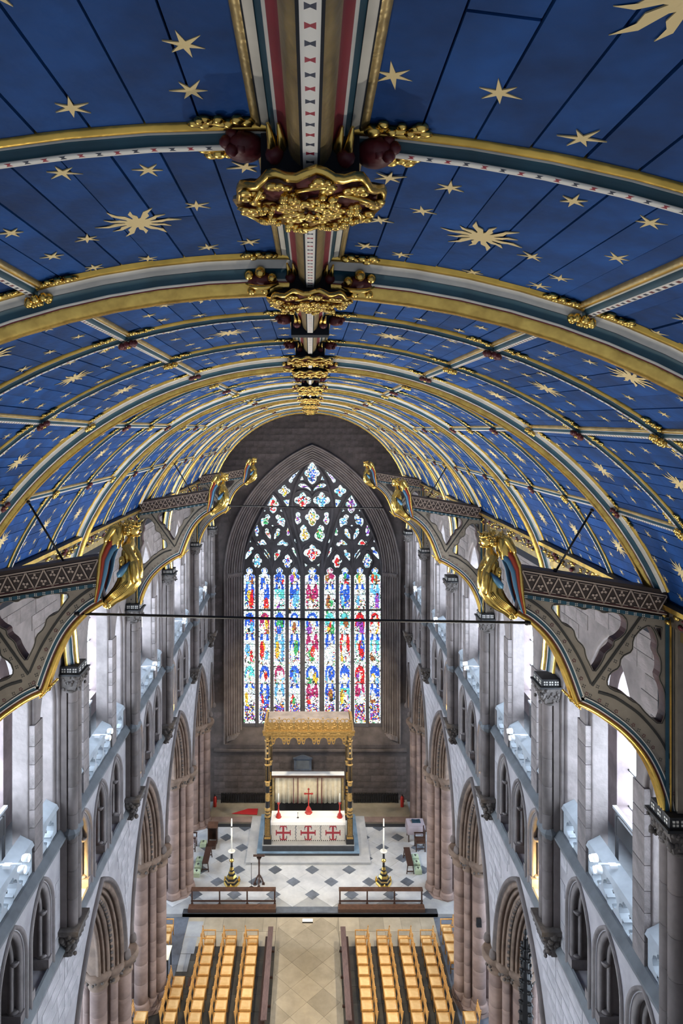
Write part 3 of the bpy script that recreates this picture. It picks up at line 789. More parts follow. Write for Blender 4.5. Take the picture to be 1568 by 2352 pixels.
# ================================================================== ARCADE PIERS
def make_pier(s, y, label, respond=False):
    root = tag(empty('clustered_pier', (s * 6.2, y, 0)), label, 'pillar', 'clustered piers of the choir arcade')
    rd = random.Random(int(y * 7) + s)
    pos = [((.56 if a % 2 == 0 else .54) * math.cos(a * math.pi / 4), (.56 if a % 2 == 0 else .54) * math.sin(a * math.pi / 4), .25 if a % 2 == 0 else .135) for a in range(8)]
    m = MB(); m.lathe([(.50, .4), (.50, 5.2)], (0, 0, 0), 'stone_pink', 16); m.build('core', root)
    for x, yy, r in pos:
        m = MB(); z = .44
        while z < 5.12:
            dz = min(rd.uniform(.5, .75), 5.14 - z)
            m.lathe([(r - .008, z), (r, z + .012), (r, z + dz - .012), (r - .008, z + dz)], (x, yy, 0), 'stone_pink', 14); z += dz
        m.build('shaft', root)
    m = MB(); m.lathe([(.88, 0), (.88, .16), (.84, .20)], (0, 0, 0), 'stone_pink', 8)
    for x, yy, r in pos: m.lathe([(r + .08, .18), (r + .09, .24), (r + .05, .30), (r + .06, .36), (r + .02, .45)], (x, yy, 0), 'stone_pink', 14)
    m.build('base', root)
    m = MB()
    for x, yy, r in pos:
        m.lathe([(r, 5.08), (r + .05, 5.11), (r + .02, 5.16), (r + .06, 5.30), (r + .17, 5.46), (r + .20, 5.50), (r + .22, 5.62), (r + .16, 5.70)], (x, yy, 0), 'stone_brown', 14)
        for _ in range(16):
            a = rd.uniform(0, 6.28); t = rd.random(); rr = r + .05 + .12 * t
            m.ball((x + rr * math.cos(a), yy + rr * math.sin(a), 5.2 + .26 * t), rd.uniform(.03, .055), 'carved_dark', 6, 5)
    m.build('capital', root)
    return root
for s in (-1, 1):
    for k, y in enumerate((36.0, 30.8, 25.0, 20.1)):
        make_pier(s, y, ['clustered sandstone pier beside the altar, against the %s end of the east wall', 'clustered sandstone pier standing next to the altar rail on the %s', 'clustered sandstone pier beside the rows of chairs on the %s', 'nearest clustered sandstone pier low down at the %s edge, mostly its capital'][k] % SIDE[s])
# ================================================================== EAST WALL AND GREAT WINDOW
XC = .12; WH, WS, WRISE, WB = 4.05, 13.0, 6.45, 4.10
we = tag(empty('wall_east'), 'dark sandstone east wall round the great window', 'wall', kind='structure')
fe = lambda u, v, t: (u, t, v)
outer_win = arch_pts(WH, WS, WRISE, .92, 20, 3.45, XC)
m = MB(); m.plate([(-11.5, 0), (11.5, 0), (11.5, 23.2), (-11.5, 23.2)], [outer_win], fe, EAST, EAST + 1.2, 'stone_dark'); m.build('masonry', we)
m = MB(); pr = [(1.0, -.005), (.99, -.10), (.90, -.08), (.92, 0)] + rolls(.90, .02, .02, .68, 7) + [(0, .75), (0, .95)]
m.strands([[(x, EAST + d_, z) for x, z in arch_pts(WH, WS, WRISE, n_, 22, 3.45, XC)] for n_, d_ in pr], 'stone_east'); m.build('window_moulding', we)
m = MB()
for sg in (-1, 1):                                        # band of small capitals at the springing
    for n_, d_ in wavy(.84, .06, .08, .62, 8, .07)[3::6]:
        m.lathe([(.055, -.12), (.06, -.06), (.10, .02), (.11, .08), (.06, .12)], (XC + sg * (WH + n_), EAST + d_, WS), 'stone_east', 8)
        m.lathe([(.11, -.15), (.10, -.05), (.06, .10)], (XC + sg * (WH + n_), EAST + d_, 3.75), 'stone_east', 8)
m.build('jamb_capitals', we)
m = MB(); m.hexa([Vector(p) for p in ((XC - 5, EAST - .04, 3.2), (XC + 5, EAST - .04, 3.2), (XC + 5, EAST + 1.1, 3.2), (XC - 5, EAST + 1.1, 3.2), (XC - 5, EAST - .04, 3.4), (XC + 5, EAST - .04, 3.4), (XC + 4.1, EAST + .75, 4.12), (XC - 4.1, EAST + .75, 4.12))], 'stone_dark'); m.build('sloping_sill', we)
m = MB(); m.strands([[(x, EAST - d, z) for x in (-5.5, 5.5)] for d, z in ((-.01, 3.18), (.10, 3.10), (.10, 3.02), (.02, 2.94), (-.01, 2.92))], 'stone_dark', smooth=False); m.build('string_course', we)
cells = []; ow = arch_pts(WH, WS, WRISE, 1.08, 16, 3.3, XC); z = .2; row = 0; bh = .36
while z < 22.2:
    u = -5.5 - (row % 2) * .35
    while u < 5.5:
        L = random.uniform(.55, .95); a, b = max(u, -5.48), min(u + L, 5.48); u += L
        if b - a < .2 or 2.88 < z + bh and z < 3.22: continue
        pts = [(a, z), (b, z), (a, z + bh), (b, z + bh), ((a + b) / 2, z), ((a + b) / 2, z + bh)]
        if any(in_poly(p, ow) for p in pts): continue
        if all(abs(p[0]) > 5.3 * 1 and p[1] > 19 for p in pts): continue
        cells.append((((a + b) / 2, EAST + .012 - random.uniform(0, .006), z + bh / 2), (b - a - .014, .05, bh - .014)))
    z += bh; row += 1
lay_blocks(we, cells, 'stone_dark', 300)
# ---- tracery (traced outlines, left half mirrored), c units -> metres on the wall
WD = 38.70
def cm(p): return (XC + (p[0] - 1400) / 8.4 * WD / FPX, CAMZ - (1050 + p[1] / 8.4 - VPY) * WD / FPX)
def chaikin(P, it=1):
    for _ in range(it):
        Q = []
        for i in range(len(P)):
            a, b = P[i], P[(i + 1) % len(P)]; Q += [(a[0] * .78 + b[0] * .22, a[1] * .78 + b[1] * .22), (a[0] * .22 + b[0] * .78, a[1] * .22 + b[1] * .78)]
        P = Q
    return P
def quat(cx, cy, rx, top, bot):          # four-lobed opening, pointed at head and foot
    out = []
    up, dn = cy - top, bot - cy
    for ang0, r_, k in ((-90, up, 1), (0, rx, 0), (90, dn, 1), (180, rx, 0)):
        for d in (-38, -26, -12, 0, 12, 26, 38):
            a = R(ang0 + d); q = 1 - .30 * (abs(d) / 38) ** 2.2 if not k else 1 - .36 * (abs(d) / 38) ** 1.15
            out.append((cx + r_ * q * math.cos(a), cy + r_ * q * math.sin(a)))
    return out
LH = [  # left-half openings
 [(1160, 245), (1100, 300), (1020, 350), (985, 400), (945, 440), (950, 480), (985, 505), (1015, 475), (1030, 420), (1070, 380), (1110, 310)],
 [(1205, 365), (1235, 440), (1165, 450)],
 [(1120, 545), (1170, 505), (1225, 520), (1250, 505), (1310, 515), (1360, 580), (1385, 665), (1330, 625), (1290, 600), (1230, 590), (1180, 590)],
 quat(1218, 835, 165, 670, 1000), quat(860, 655, 118, 535, 775), [(840, 835), (960, 815), (935, 985)], quat(645, 910, 115, 730, 1090),
 [(475, 970), (500, 1045), (435, 1060)], [(810, 975), (855, 1070), (780, 1045)],
 [(545, 1095), (590, 1140), (585, 1195), (555, 1210), (565, 1260), (530, 1310), (490, 1290), (440, 1355), (410, 1270), (410, 1200), (445, 1170), (490, 1190), (490, 1130)],
 [(745, 1100), (795, 1140), (795, 1180), (850, 1170), (880, 1220), (870, 1290), (850, 1365), (790, 1310), (725, 1300), (720, 1260), (740, 1220), (695, 1185), (690, 1135)],
 [(325, 1235), (345, 1330), (375, 1410), (370, 1450), (345, 1480), (365, 1510), (335, 1535), (300, 1510), (310, 1470), (275, 1420), (285, 1340)],
 [(945, 1290), (985, 1370), (1000, 1430), (970, 1470), (970, 1505), (935, 1525), (900, 1500), (920, 1460), (895, 1430), (925, 1380)],
 [(520, 1370), (565, 1395), (555, 1440), (600, 1490), (605, 1600), (560, 1570), (510, 1500), (485, 1450), (505, 1430), (490, 1395)],
 [(745, 1370), (785, 1400), (770, 1440), (785, 1480), (750, 1550), (680, 1615), (660, 1590), (670, 1480), (700, 1460), (710, 1400)],
 [(635, 1305), (665, 1325), (635, 1345), (610, 1325)],
 [(365, 1620), (400, 1640), (420, 1590), (470, 1595), (530, 1690), (470, 1700), (420, 1690), (385, 1715), (340, 1705), (320, 1660)],
 [(825, 1590), (870, 1610), (870, 1650), (915, 1645), (945, 1690), (905, 1730), (860, 1715), (840, 1680), (790, 1705), (710, 1700), (760, 1640)],
 [(200, 1560), (220, 1645), (170, 1650)], [(1065, 1575), (1095, 1660), (1040, 1650)],
 [(225, 1730), (270, 1750), (260, 1790), (220, 1800), (235, 1850), (180, 1910), (105, 1990), (115, 1900), (140, 1840), (185, 1800), (190, 1760)],
 [(480, 1770), (520, 1800), (530, 1840), (580, 1870), (595, 2020), (540, 1960), (480, 1890), (465, 1850), (490, 1830), (465, 1795)],
 [(765, 1780), (795, 1810), (770, 1850), (775, 1900), (740, 1960), (680, 2015), (665, 1960), (665, 1860), (700, 1840), (735, 1840), (735, 1800)],
 [(1030, 1740), (1070, 1760), (1060, 1800), (1100, 1840), (1140, 1980), (1080, 1910), (1030, 1830), (1025, 1790), (1000, 1770)],
 quat(340, 2005, 100, 1860, 2165), quat(920, 2010, 95, 1875, 2160),
 [(1125, 1055), (1170, 1085), (1170, 1130), (1150, 1160), (1190, 1210), (1180, 1260), (1120, 1320), (1075, 1260), (1065, 1200), (1095, 1160), (1080, 1120), (1085, 1080)],
 [(1235, 1295), (1300, 1370), (1300, 1430), (1350, 1480), (1360, 1540), (1320, 1590), (1280, 1610), (1215, 1640), (1190, 1610), (1155, 1530), (1165, 1480), (1200, 1440), (1165, 1400), (1180, 1340)],
 [(1255, 2050), (1310, 2085), (1270, 2125)]]
CE = [quat(1400, 310, 150, 82, 530), quat(1400, 1160, 140, 985, 1345), quat(1400, 1850, 168, 1680, 2025)]
openings = [cm_ for cm_ in CE]
for P in LH: openings += [P, [(2800 - x, y) for x, y in P]]
openings = [[cm(p) for p in (chaikin(P) if len(P) > 4 else P)] for P in openings]
def light_poly(x0, x1):
    xm = (x0 + x1) / 2; k = (x1 - x0) / 222
    hd = [(78, 2300), (88, 2278), (115, 2264), (148, 2252), (128, 2215), (124, 2180), (145, 2148), (189, 2128), (233, 2148), (254, 2180), (250, 2215), (230, 2252), (263, 2264), (290, 2278), (300, 2300)]
    return [(xm + (a - 189) * k, b) for a, b in hd] + [(x1, 5150), (x0, 5150)]
LX = [(78, 300), (366, 590), (655, 882), (948, 1168), (1262, 1538), (1632, 1852), (1918, 2145), (2210, 2434), (2500, 2722)]
lights = [[cm(p) for p in light_poly(a, b)] for a, b in LX]
win = tag(empty('window_1'), 'great east window of stained glass with nine lights and flowing tracery', 'window', kind='structure')
m = MB(); m.plate(arch_pts(WH, WS, WRISE, .01, 24, WB, XC), openings + lights, fe, WD, WD + .22, 'tracery'); m.build('tracery', win)
for k in range(8):                                        # mullions standing proud of the tracery plate
    xm = (cm((LX[k][1], 0))[0] + cm((LX[k + 1][0], 0))[0]) / 2; hw = (cm((LX[k + 1][0], 0))[0] - cm((LX[k][1], 0))[0]) / 2
    big = .10 if k in (3, 4) else .06
    m = MB(); z1 = 13.35; m.strands([[(xm + a, WD - b, z) for z in (WB, z1)] for a, b in ((-hw, 0), (-hw * .45, big), (hw * .45, big), (hw, 0))], 'tracery', smooth=False, caps=True); m.build('mullion', win)
bars = [[(1215, 2300), (1195, 1900), (1130, 1580), (1030, 1250), (1000, 950), (1050, 650), (1180, 330), (1400, 40)], [(40, 2250), (100, 1800), (230, 1480), (420, 1080), (640, 690)],
        [(1200, 2200), (1110, 1850), (1010, 1550), (890, 1130), (740, 800), (640, 690)], [(622, 2330), (624, 1950), (630, 1640)], [(622, 2150), (560, 1900), (400, 1720), (250, 1560), (255, 1480)],
        [(630, 2150), (700, 1990), (860, 1830), (980, 1700), (1020, 1520)], [(335, 2330), (335, 2200), (220, 2050), (260, 1880), (330, 1800)], [(335, 2200), (460, 2050), (420, 1880), (345, 1800)],
        [(915, 2330), (915, 2200), (790, 2050), (840, 1880), (910, 1810)], [(915, 2200), (1060, 2060), (1010, 1890), (940, 1800)], [(1120, 450), (1230, 480), (1370, 580), (1400, 690)], [(630, 1640), (450, 1480), (470, 1360), (600, 1340), (630, 1420), (630, 1640)], [(630, 1640), (800, 1500), (800, 1370), (690, 1340), (630, 1420)]]
m = MB()
def smooth_line(P, it=2):
    for _ in range(it):
        Q = [P[0]]
        for a, b in zip(P[:-1], P[1:]): Q += [(a[0] * .75 + b[0] * .25, a[1] * .75 + b[1] * .25), (a[0] * .25 + b[0] * .75, a[1] * .25 + b[1] * .75)]
        P = Q + [P[-1]]
    return P
for i, P in enumerate(bars):
    for mir in (0, 1):
        L = [cm((2800 - x if mir else x, y)) for x, y in smooth_line(P)]
        m.tube([(x, WD - .01, z) for x, z in L], .085 if i < 3 else .055, 'tracery', 6)
for cx, cy, r in ((1400, 1850, 200), (1210, 835, 195), (1590, 835, 195)):
    L = [cm((cx + r * math.cos(a * math.pi / 12), cy + r * math.sin(a * math.pi / 12))) for a in range(25)]; m.tube([(x, WD - .01, z) for x, z in L], .055, 'tracery', 6)
m.build('tracery_ribs', win)
# ---- stained glass
PAL = {'w': (.92, 1.0, .98), 'w2': (.72, .93, .97), 'b': (.02, .10, .62), 'lb': (.12, .42, .85), 'r': (.62, .015, .02), 'g': (.04, .36, .12), 'y': (.85, .48, .04), 'p': (.28, .05, .42), 't': (.10, .55, .55), 'k': (.05, .04, .05), 'n': (.30, .10, .03), 'm': (.40, .02, .12)}
def jit(c, rd, a=.25): return tuple(max(0, v * (1 + rd.uniform(-a, a))) for v in c)
def glass_mesh(poly, paint, cell, rd):
    m = MB(); cols = []
    xs = [p[0] for p in poly]; zs = [p[1] for p in poly]; x0, x1, z0, z1 = min(xs), max(xs), min(zs), max(zs)
    m.plate(poly, [], fe, WD + .13, WD + .14, 'stained'); cols += [jit(PAL['w2'], rd, .05)] * len(m.f)
    nx = max(2, int(round((x1 - x0) / cell))); nz = max(2, int(round((z1 - z0) / cell)))
    gv = {}
    for i in range(nx + 1):
        for j in range(nz + 1):
            jx = rd.uniform(-.3, .3) * cell if 0 < i < nx else 0; jz = rd.uniform(-.3, .3) * cell if 0 < j < nz else 0
            gv[i, j] = (x0 + (x1 - x0) * i / nx + jx, z0 + (z1 - z0) * j / nz + jz)
    for i in range(nx):
        for j in range(nz):
            q = [gv[i, j], gv[i + 1, j], gv[i + 1, j + 1], gv[i, j + 1]]; c = (sum(p[0] for p in q) / 4, sum(p[1] for p in q) / 4)
            if not all(in_poly((c[0] * .15 + p[0] * .85, c[1] * .15 + p[1] * .85), poly) for p in q): continue
            col = paint((c[0] - x0) / (x1 - x0), (c[1] - z0) / (z1 - z0), c, rd)
            if col is None: continue
            b = len(m.v); m.v += [(p[0], WD + .127, p[1]) for p in q]; m.face((b, b + 3, b + 2, b + 1), 'stained'); cols.append(jit(col, rd, .22))
    return m, cols
def scene_painter(seed):
    rd = random.Random(seed); L = []
    top = 13.25; zs = [13.25, 12.35, 10.95, 10.80, 9.45, 7.85, 7.70, 6.55, 5.35, 4.45, 4.15]
    kinds = ['scene', 'scene', 'band', 'arch', 'scene', 'band', 'arch', 'scene', 'dense', 'band']
    figs = []
    for k, (za, zb) in enumerate(zip(zs[:-1], zs[1:])):
        bg = rd.choice(['b', 'b', 'lb', 'r', 'm', 'w', 'w', 'b', 't']); fl = []
        for _ in range(rd.randint(3, 5)):
            fl.append((rd.uniform(.22, .78), rd.uniform(.10, .55), rd.uniform(.10, .22), rd.uniform(.16, .36), rd.choice(['w', 'w', 'w', 'r', 'r', 'g', 'y', 'w2', 'lb', 'p', 'n', 'b', 'w'])))
        figs.append((bg, fl))
    def paint(u, v, c, r2):
        z = c[1]
        if z > 13.25: return PAL['w'] if r2.random() < .8 else PAL[r2.choice(['y', 'b', 'r'])]
        for k, (za, zb) in enumerate(zip(zs[:-1], zs[1:])):
            if zb <= z < za:
                bg, fl = figs[k]; t = (z - zb) / (za - zb); kd = kinds[k]
                if kd == 'band': return PAL['w'] if r2.random() < .7 else PAL[r2.choice(['w2', 'g', 'y', 'k'])]
                if u < .10 or u > .90: return PAL['w'] if r2.random() < .85 else PAL['w2']
                if kd == 'dense': return PAL[r2.choice(['b', 'r', 'w', 'p', 'k', 'y', 'w', 'b', 'k'])]
                if kd == 'arch':
                    d = math.hypot((u - .5) / .42, max(0, t - .45) / .48)
                    if d > 1: return PAL['w'] if r2.random() < .8 else PAL[r2.choice(['w2', 'k', 'g'])]
                    if d > .68 and t > .3: return PAL[bg if bg != 'w' else 'b']
                else:
                    if t > .78:
                        q = abs((u * 2.0) % 1 - .5)
                        return PAL['b' if bg in ('w', 't') else bg] if q < .28 - (t - .78) * .6 else PAL['w']
                for fx, fz, rx, rz, col in fl:
                    if ((u - fx) / rx) ** 2 + ((t - fz) / rz) ** 2 < 1:
                        return PAL[col] if r2.random() < .90 else PAL[r2.choice(['w', 'k', 'y'])]
                if t > .38: return PAL[bg if bg != 'w' else 'w2'] if r2.random() < .90 else PAL['w']
                return PAL['w'] if r2.random() < .55 else PAL[r2.choice([bg, bg, 'g', 'r', 'k', 'k'])]
        return PAL['w']
    return paint
for i, P in enumerate(lights):
    m, cols = glass_mesh(P, scene_painter(40 + i), .062, random.Random(i)); m.build('pane', win, cols=cols)
for i, P in enumerate(openings):
    rd = random.Random(900 + i); dom = rd.choice(['b', 'r', 'g', 'y', 'lb', 'p', 'lb'])
    if i == 0: dom = 'b'
    if i == 2: dom = 'r'
    cx = sum(p[0] for p in P) / len(P); cz = sum(p[1] for p in P) / len(P)
    def paint(u, v, c, r2, dom=dom):
        d = math.hypot((u - .5) * 2, (v - .42) * 1.7)
        if d < .55: return PAL[dom] if r2.random() < .5 else (PAL['w'] if r2.random() < .6 else PAL[r2.choice(['r', 'y', 'g', 'b', 't'])])
        return PAL['w'] if r2.random() < .62 else PAL[r2.choice(['w2', 'w2', 'lb', 't', 'k'])]
    m, cols = glass_mesh(P, paint, .07, rd); m.build('pane', win, cols=cols)
m = MB()
for z in (12.35, 11.75, 9.45, 8.85, 6.55, 5.95, 13.25): m.box(XC - 4.0, XC + 4.0, WD + .10, WD + .118, z - .012, z + .012, 'iron')
m.box(XC - 4.0, XC + 4.0, WD + .06, WD + .12, 10.80, 10.90, 'tracery')
m.build('saddle_bars', win)
# ================================================================== HAMMER BEAMS AND ANGELS
KB = 9.7 / FPX
def bc(cx, cy): return ((1180 + cx / 4.04 - VPX) * KB, CAMZ - (1290 + cy / 4.04 - VPY) * KB)
def ac(cx, cy): return ((1080 + cx / 9.4 - VPX) * KB, CAMZ - (1190 + cy / 9.4 - VPY) * KB)
ARC1 = [(15, 450), (60, 475), (150, 530), (280, 650), (380, 790), (460, 960), (520, 1120), (560, 1240), (582, 1282)]
ARC2 = [(582, 1282), (680, 1325), (791, 1390), (994, 1535), (1171, 1725), (1288, 1931), (1361, 2137), (1392, 2266), (1398, 2330)]
HOLE1 = [(320, 395), (440, 388), (540, 400), (625, 440), (680, 420), (760, 440), (800, 468), (880, 455), (970, 480), (1020, 540), (1010, 630), (950, 690), (895, 715), (890, 770), (820, 825), (800, 880), (760, 950), (720, 1000), (690, 940), (650, 860), (635, 770), (560, 700), (535, 600), (440, 560), (390, 490)]
HOLE2 = [(1225, 580), (1270, 640), (1300, 740), (1285, 810), (1325, 890), (1330, 990), (1305, 1060), (1360, 1170), (1372, 1300), (1365, 1400), (1330, 1490), (1200, 1380), (1130, 1290), (1060, 1260), (1000, 1200), (880, 1160), (840, 1110), (870, 1020), (960, 970), (975, 870), (1080, 820), (1085, 700), (1150, 620)]
HOLE3 = [(1278, 590), (1335, 600), (1335, 700)]
def strip2(line, a, b):                                   # band between two offsets of a polyline (left normal)
    A, B = [], []
    for i in range(len(line)):
        p0, p1 = line[max(0, i - 1)], line[min(len(line) - 1, i + 1)]; dx, dz = p1[0] - p0[0], p1[1] - p0[1]; L = math.hypot(dx, dz) or 1
        nx, nz = -dz / L, dx / L
        A.append((line[i][0] + nx * a, line[i][1] + nz * a)); B.append((line[i][0] + nx * b, line[i][1] + nz * b))
    return A, B
BASEZ = 15.86
def make_bracket(s, y, label):
    zo = .16 if s < 0 else 0.0
    root = tag(empty('hammer_beam', (s * 5.35, y, BASEZ + zo)), label, 'bracket', 'painted hammer-beam brackets of the roof')
    L = lambda u, z, t: (s * (u - 5.35), t, z - BASEZ)
    T = .085
    m = MB(); out = [(45, 268), (1440, 505), (1454, 520), (1454, 2330)] + smooth_line(ARC2)[::-1] + smooth_line(ARC1)[::-1][1:]
    m.plate([bc(*p) for p in out], [[bc(*p) for p in chaikin(HOLE1)], [bc(*p) for p in chaikin(HOLE2)], [bc(*p) for p in HOLE3]], L, -T, T, 'brace_paint', 'brace_edge')
    br = m.build('brace', root)
    a1 = [bc(*p) for p in smooth_line(ARC1)]; a2 = [bc(*p) for p in smooth_line(ARC2)]
    m = MB()
    def band(line, a, b, mt, t=T + .01):
        for sg in (-1, 1):
            A, B = strip2(line, a, b); n = len(A); b0 = len(m.v)
            m.v += [L(p[0], p[1], sg * t) for p in A] + [L(p[0], p[1], sg * t) for p in B] + [L(p[0], p[1], sg * (T - .005)) for p in A] + [L(p[0], p[1], sg * (T - .005)) for p in B]
            for i in range(n - 1):
                m.face((b0 + i, b0 + i + 1, b0 + n + i + 1, b0 + n + i), mt); m.face((b0 + i, b0 + i + 1, b0 + 2 * n + i + 1, b0 + 2 * n + i), mt); m.face((b0 + n + i, b0 + n + i + 1, b0 + 3 * n + i + 1, b0 + 3 * n + i), mt)
    for ln in (a1, a2):
        band(ln, .028, .044, 'cream', T + .022); band(ln, .044, .088, 'teal', T + .012); band(ln, .088, .102, 'cream', T + .016); band(ln, .015, .028, 'maroon', T + .016)
    m.build('arch_stripes', br)
    m = MB()
    for ln in (a1, a2):
        A, _ = strip2(ln, -.018, 0)
        for t in (-.06, 0, .06): m.tube([L(p[0], p[1], t) for p in A], .042, 'gold_paint', 8)
    m.build('gilt_roll', br)
    m = MB()
    d1 = [bc(*p) for p in smooth_line([(90, 320), (200, 390), (340, 510), (480, 700), (600, 900), (690, 1110)])]; d2 = [bc(700, 1130), bc(1150, 490)]; d3 = [bc(*p) for p in smooth_line([(760, 1190), (900, 1230), (1010, 1300), (1150, 1400), (1330, 1610), (1420, 1800)])]
    for ln in (d1, d2, d3): band(ln, -.017, .017, 'brace_line')
    for H in (HOLE1, HOLE2, HOLE3):
        P = [bc(*p) for p in chaikin(H)] if len(H) > 4 else [bc(*p) for p in H]; P = P + [P[0]]
        band(P, .010, .020, 'brace_line', T + .006)
    m.build('painted_lines', br)
    m = MB()
    def flower(u, z, mt, n):
        for sg in (-1, 1):
            for q in range(n):
                a = q * 2 * math.pi / n + .4; c = (u + .020 * math.cos(a), z + .020 * math.sin(a)); b0 = len(m.v)
                m.v += [L(c[0] + .0085 * math.cos(k * 1.047), c[1] + .0085 * math.sin(k * 1.047), sg * (T + .004)) for k in range(6)]; m.face([b0 + k for k in range(6)], mt)
    i = 0
    for ln in (a1, a2):
        A, _ = strip2(ln, .150, 0); acc = 0
        for p, q in zip(A[:-1], A[1:]):
            acc += math.hypot(q[0] - p[0], q[1] - p[1])
            if acc > .105: flower(q[0], q[1], 'maroon' if i % 2 else 'brace_line', 5 if i % 2 else 4); acc = 0; i += 1
    for q in range(9):
        t = q / 8; u, z = bc(745 + (1180 - 745) * t, 1140 + (520 - 1140) * t); flower(u + .01, z, 'brace_line', 4)
    m.build('painted_flowers', br)
    # the beam itself, rising towards the angel
    P = {'tl': bc(50, 55), 'bl': bc(50, 262), 'tr': bc(1370, 285), 'br': bc(1370, 475)}
    m = MB(); W = .14
    m.hexa([Vector(L(*P['bl'], -W)), Vector(L(*P['br'], -W)), Vector(L(*P['br'], W)), Vector(L(*P['bl'], W)), Vector(L(P['tl'][0], P['tl'][1] + .035, -W)), Vector(L(P['tr'][0], P['tr'][1] + .06, -W)), Vector(L(P['tr'][0], P['tr'][1] + .06, W)), Vector(L(P['tl'][0], P['tl'][1] + .035, W))], 'beam_dark')
    bm_ = m.build('beam', root)
    m = MB()
    def lerp(a, b, t): return (a[0] + (b[0] - a[0]) * t, a[1] + (b[1] - a[1]) * t)
    def bq(t, v): return lerp(lerp(P['bl'], P['br'], t), lerp(P['tl'], P['tr'], t), v)
    def fstrip(p, q, w, mt='beam_pale', t=W + .006):
        dx, dz = q[0] - p[0], q[1] - p[1]; l = math.hypot(dx, dz) or 1; nx, nz = -dz / l * w / 2, dx / l * w / 2
        for sg in (-1, 1):
            b0 = len(m.v); m.v += [L(p[0] + nx, p[1] + nz, sg * t), L(q[0] + nx, q[1] + nz, sg * t), L(q[0] - nx, q[1] - nz, sg * t), L(p[0] - nx, p[1] - nz, sg * t)]; m.face((b0, b0 + 1, b0 + 2, b0 + 3), mt)
    fstrip(bq(0, .05), bq(1, .05), .016); fstrip(bq(0, .95), bq(1, .95), .016); fstrip(bq(0, .12), bq(1, .12), .006, 'maroon')
    N = 8
    for q in range(N):
        t0, tm, t1 = q / N, (q + .5) / N, (q + 1) / N
        fstrip(bq(t0, .92), bq(tm, .10), .019); fstrip(bq(tm, .10), bq(t1, .92), .019); fstrip(bq(t0 + .02, .84), bq(t1 - .02, .84), .008); fstrip(bq(tm - .5 / N + .02, .18), bq(tm + .5 / N - .02, .18), .008)
        for tc, vc, sg in ((tm, .66, 1), (t0, .36, -1)):
            for a in (90, 210, 330):
                c = bq(tc, vc)
                if c[0] < P['bl'][0] + .05: continue
                p = (c[0] + .010 * math.cos(R(a * sg)), c[1] + .010 * math.sin(R(a * sg))); q2 = (c[0] + .045 * math.cos(R(a * sg)), c[1] + .045 * math.sin(R(a * sg))); fstrip(p, q2, .030)
    m.build('triangle_pattern', bm_)
    m = MB(); tl, tr = bc(50, 300), bc(1360, 510); fstrip(tl, tr, .05, 'teal', T + .02)
    for q in range(17):
        p = lerp(tl, tr, (q + .5) / 17)
        for dx, dz in ((-.012, -.012), (.012, -.012), (-.012, .012), (.012, .012)): fstrip((p[0] + dx - .007, p[1] + dz), (p[0] + dx + .007, p[1] + dz), .014, 'cream', T + .024)
    m.build('teal_fillet', bm_)
    m = MB(); p0, p1 = bc(1385, 505), bc(1385, 2300)
    fstrip(p0, p1, .05, 'teal', T + .02); fstrip((p0[0] + .045, p0[1]), (p1[0] + .045, p1[1]), .025, 'gold_paint', T + .03); fstrip((p0[0] + .072, p0[1]), (p1[0] + .072, p1[1]), .02, 'brace_line', T + .02)
    m.build('wall_post_stripes', br)
    # painted wall post against the masonry, carried down to the capital
    m = MB(); m.hexa([Vector(p) for p in ((s * -.09, -.16, 0), (s * .15, -.16, 0), (s * .15, .16, 0), (s * -.09, .16, 0), (s * -.09, -.16, 3.05), (s * .15, -.16, 3.05), (s * .15, .16, 3.05), (s * -.09, .16, 3.05))], 'brace_paint')
    for q in range(24): m.ball((s * (.03 + .025 * (-1) ** q), -.162, .15 + q * .12), .02, 'brace_line', 6, 4, (1, .3, 1.2))
    m.build('wall_post', root)
    m = MB(); a, b = bc(445, 1185), bc(625, 1375)                     # gilt leaf on the cusp
    m.tube([L(*lerp(a, b, t), 0) for t in (0, .2, .4, .5, .6, .8, 1)], [.006, .022, .018, .04, .02, .024, .006], 'gilt', 8)
    for q in range(10): p = lerp(a, b, .1 + q * .085); m.ball(L(p[0], p[1], .03 * (-1) ** q), .022, 'gilt', 6, 5)
    m.build('gilt_leaf', br)
    return root
def skin_obj(name, verts, edges, radii, mt, parent, sub=2):
    me = bpy.data.meshes.new(name); me.from_pydata(verts, edges, []); me.materials.append(M[mt])
    o = link(name, me, parent); o.modifiers.new('skin', 'SKIN').use_smooth_shade = True
    for i, r in enumerate(radii): me.skin_vertices[0].data[i].radius = (r, r) if not isinstance(r, tuple) else r
    me.skin_vertices[0].data[0].use_root = True
    sb = o.modifiers.new('sub', 'SUBSURF'); sb.levels = sub; sb.render_levels = sub
    return o
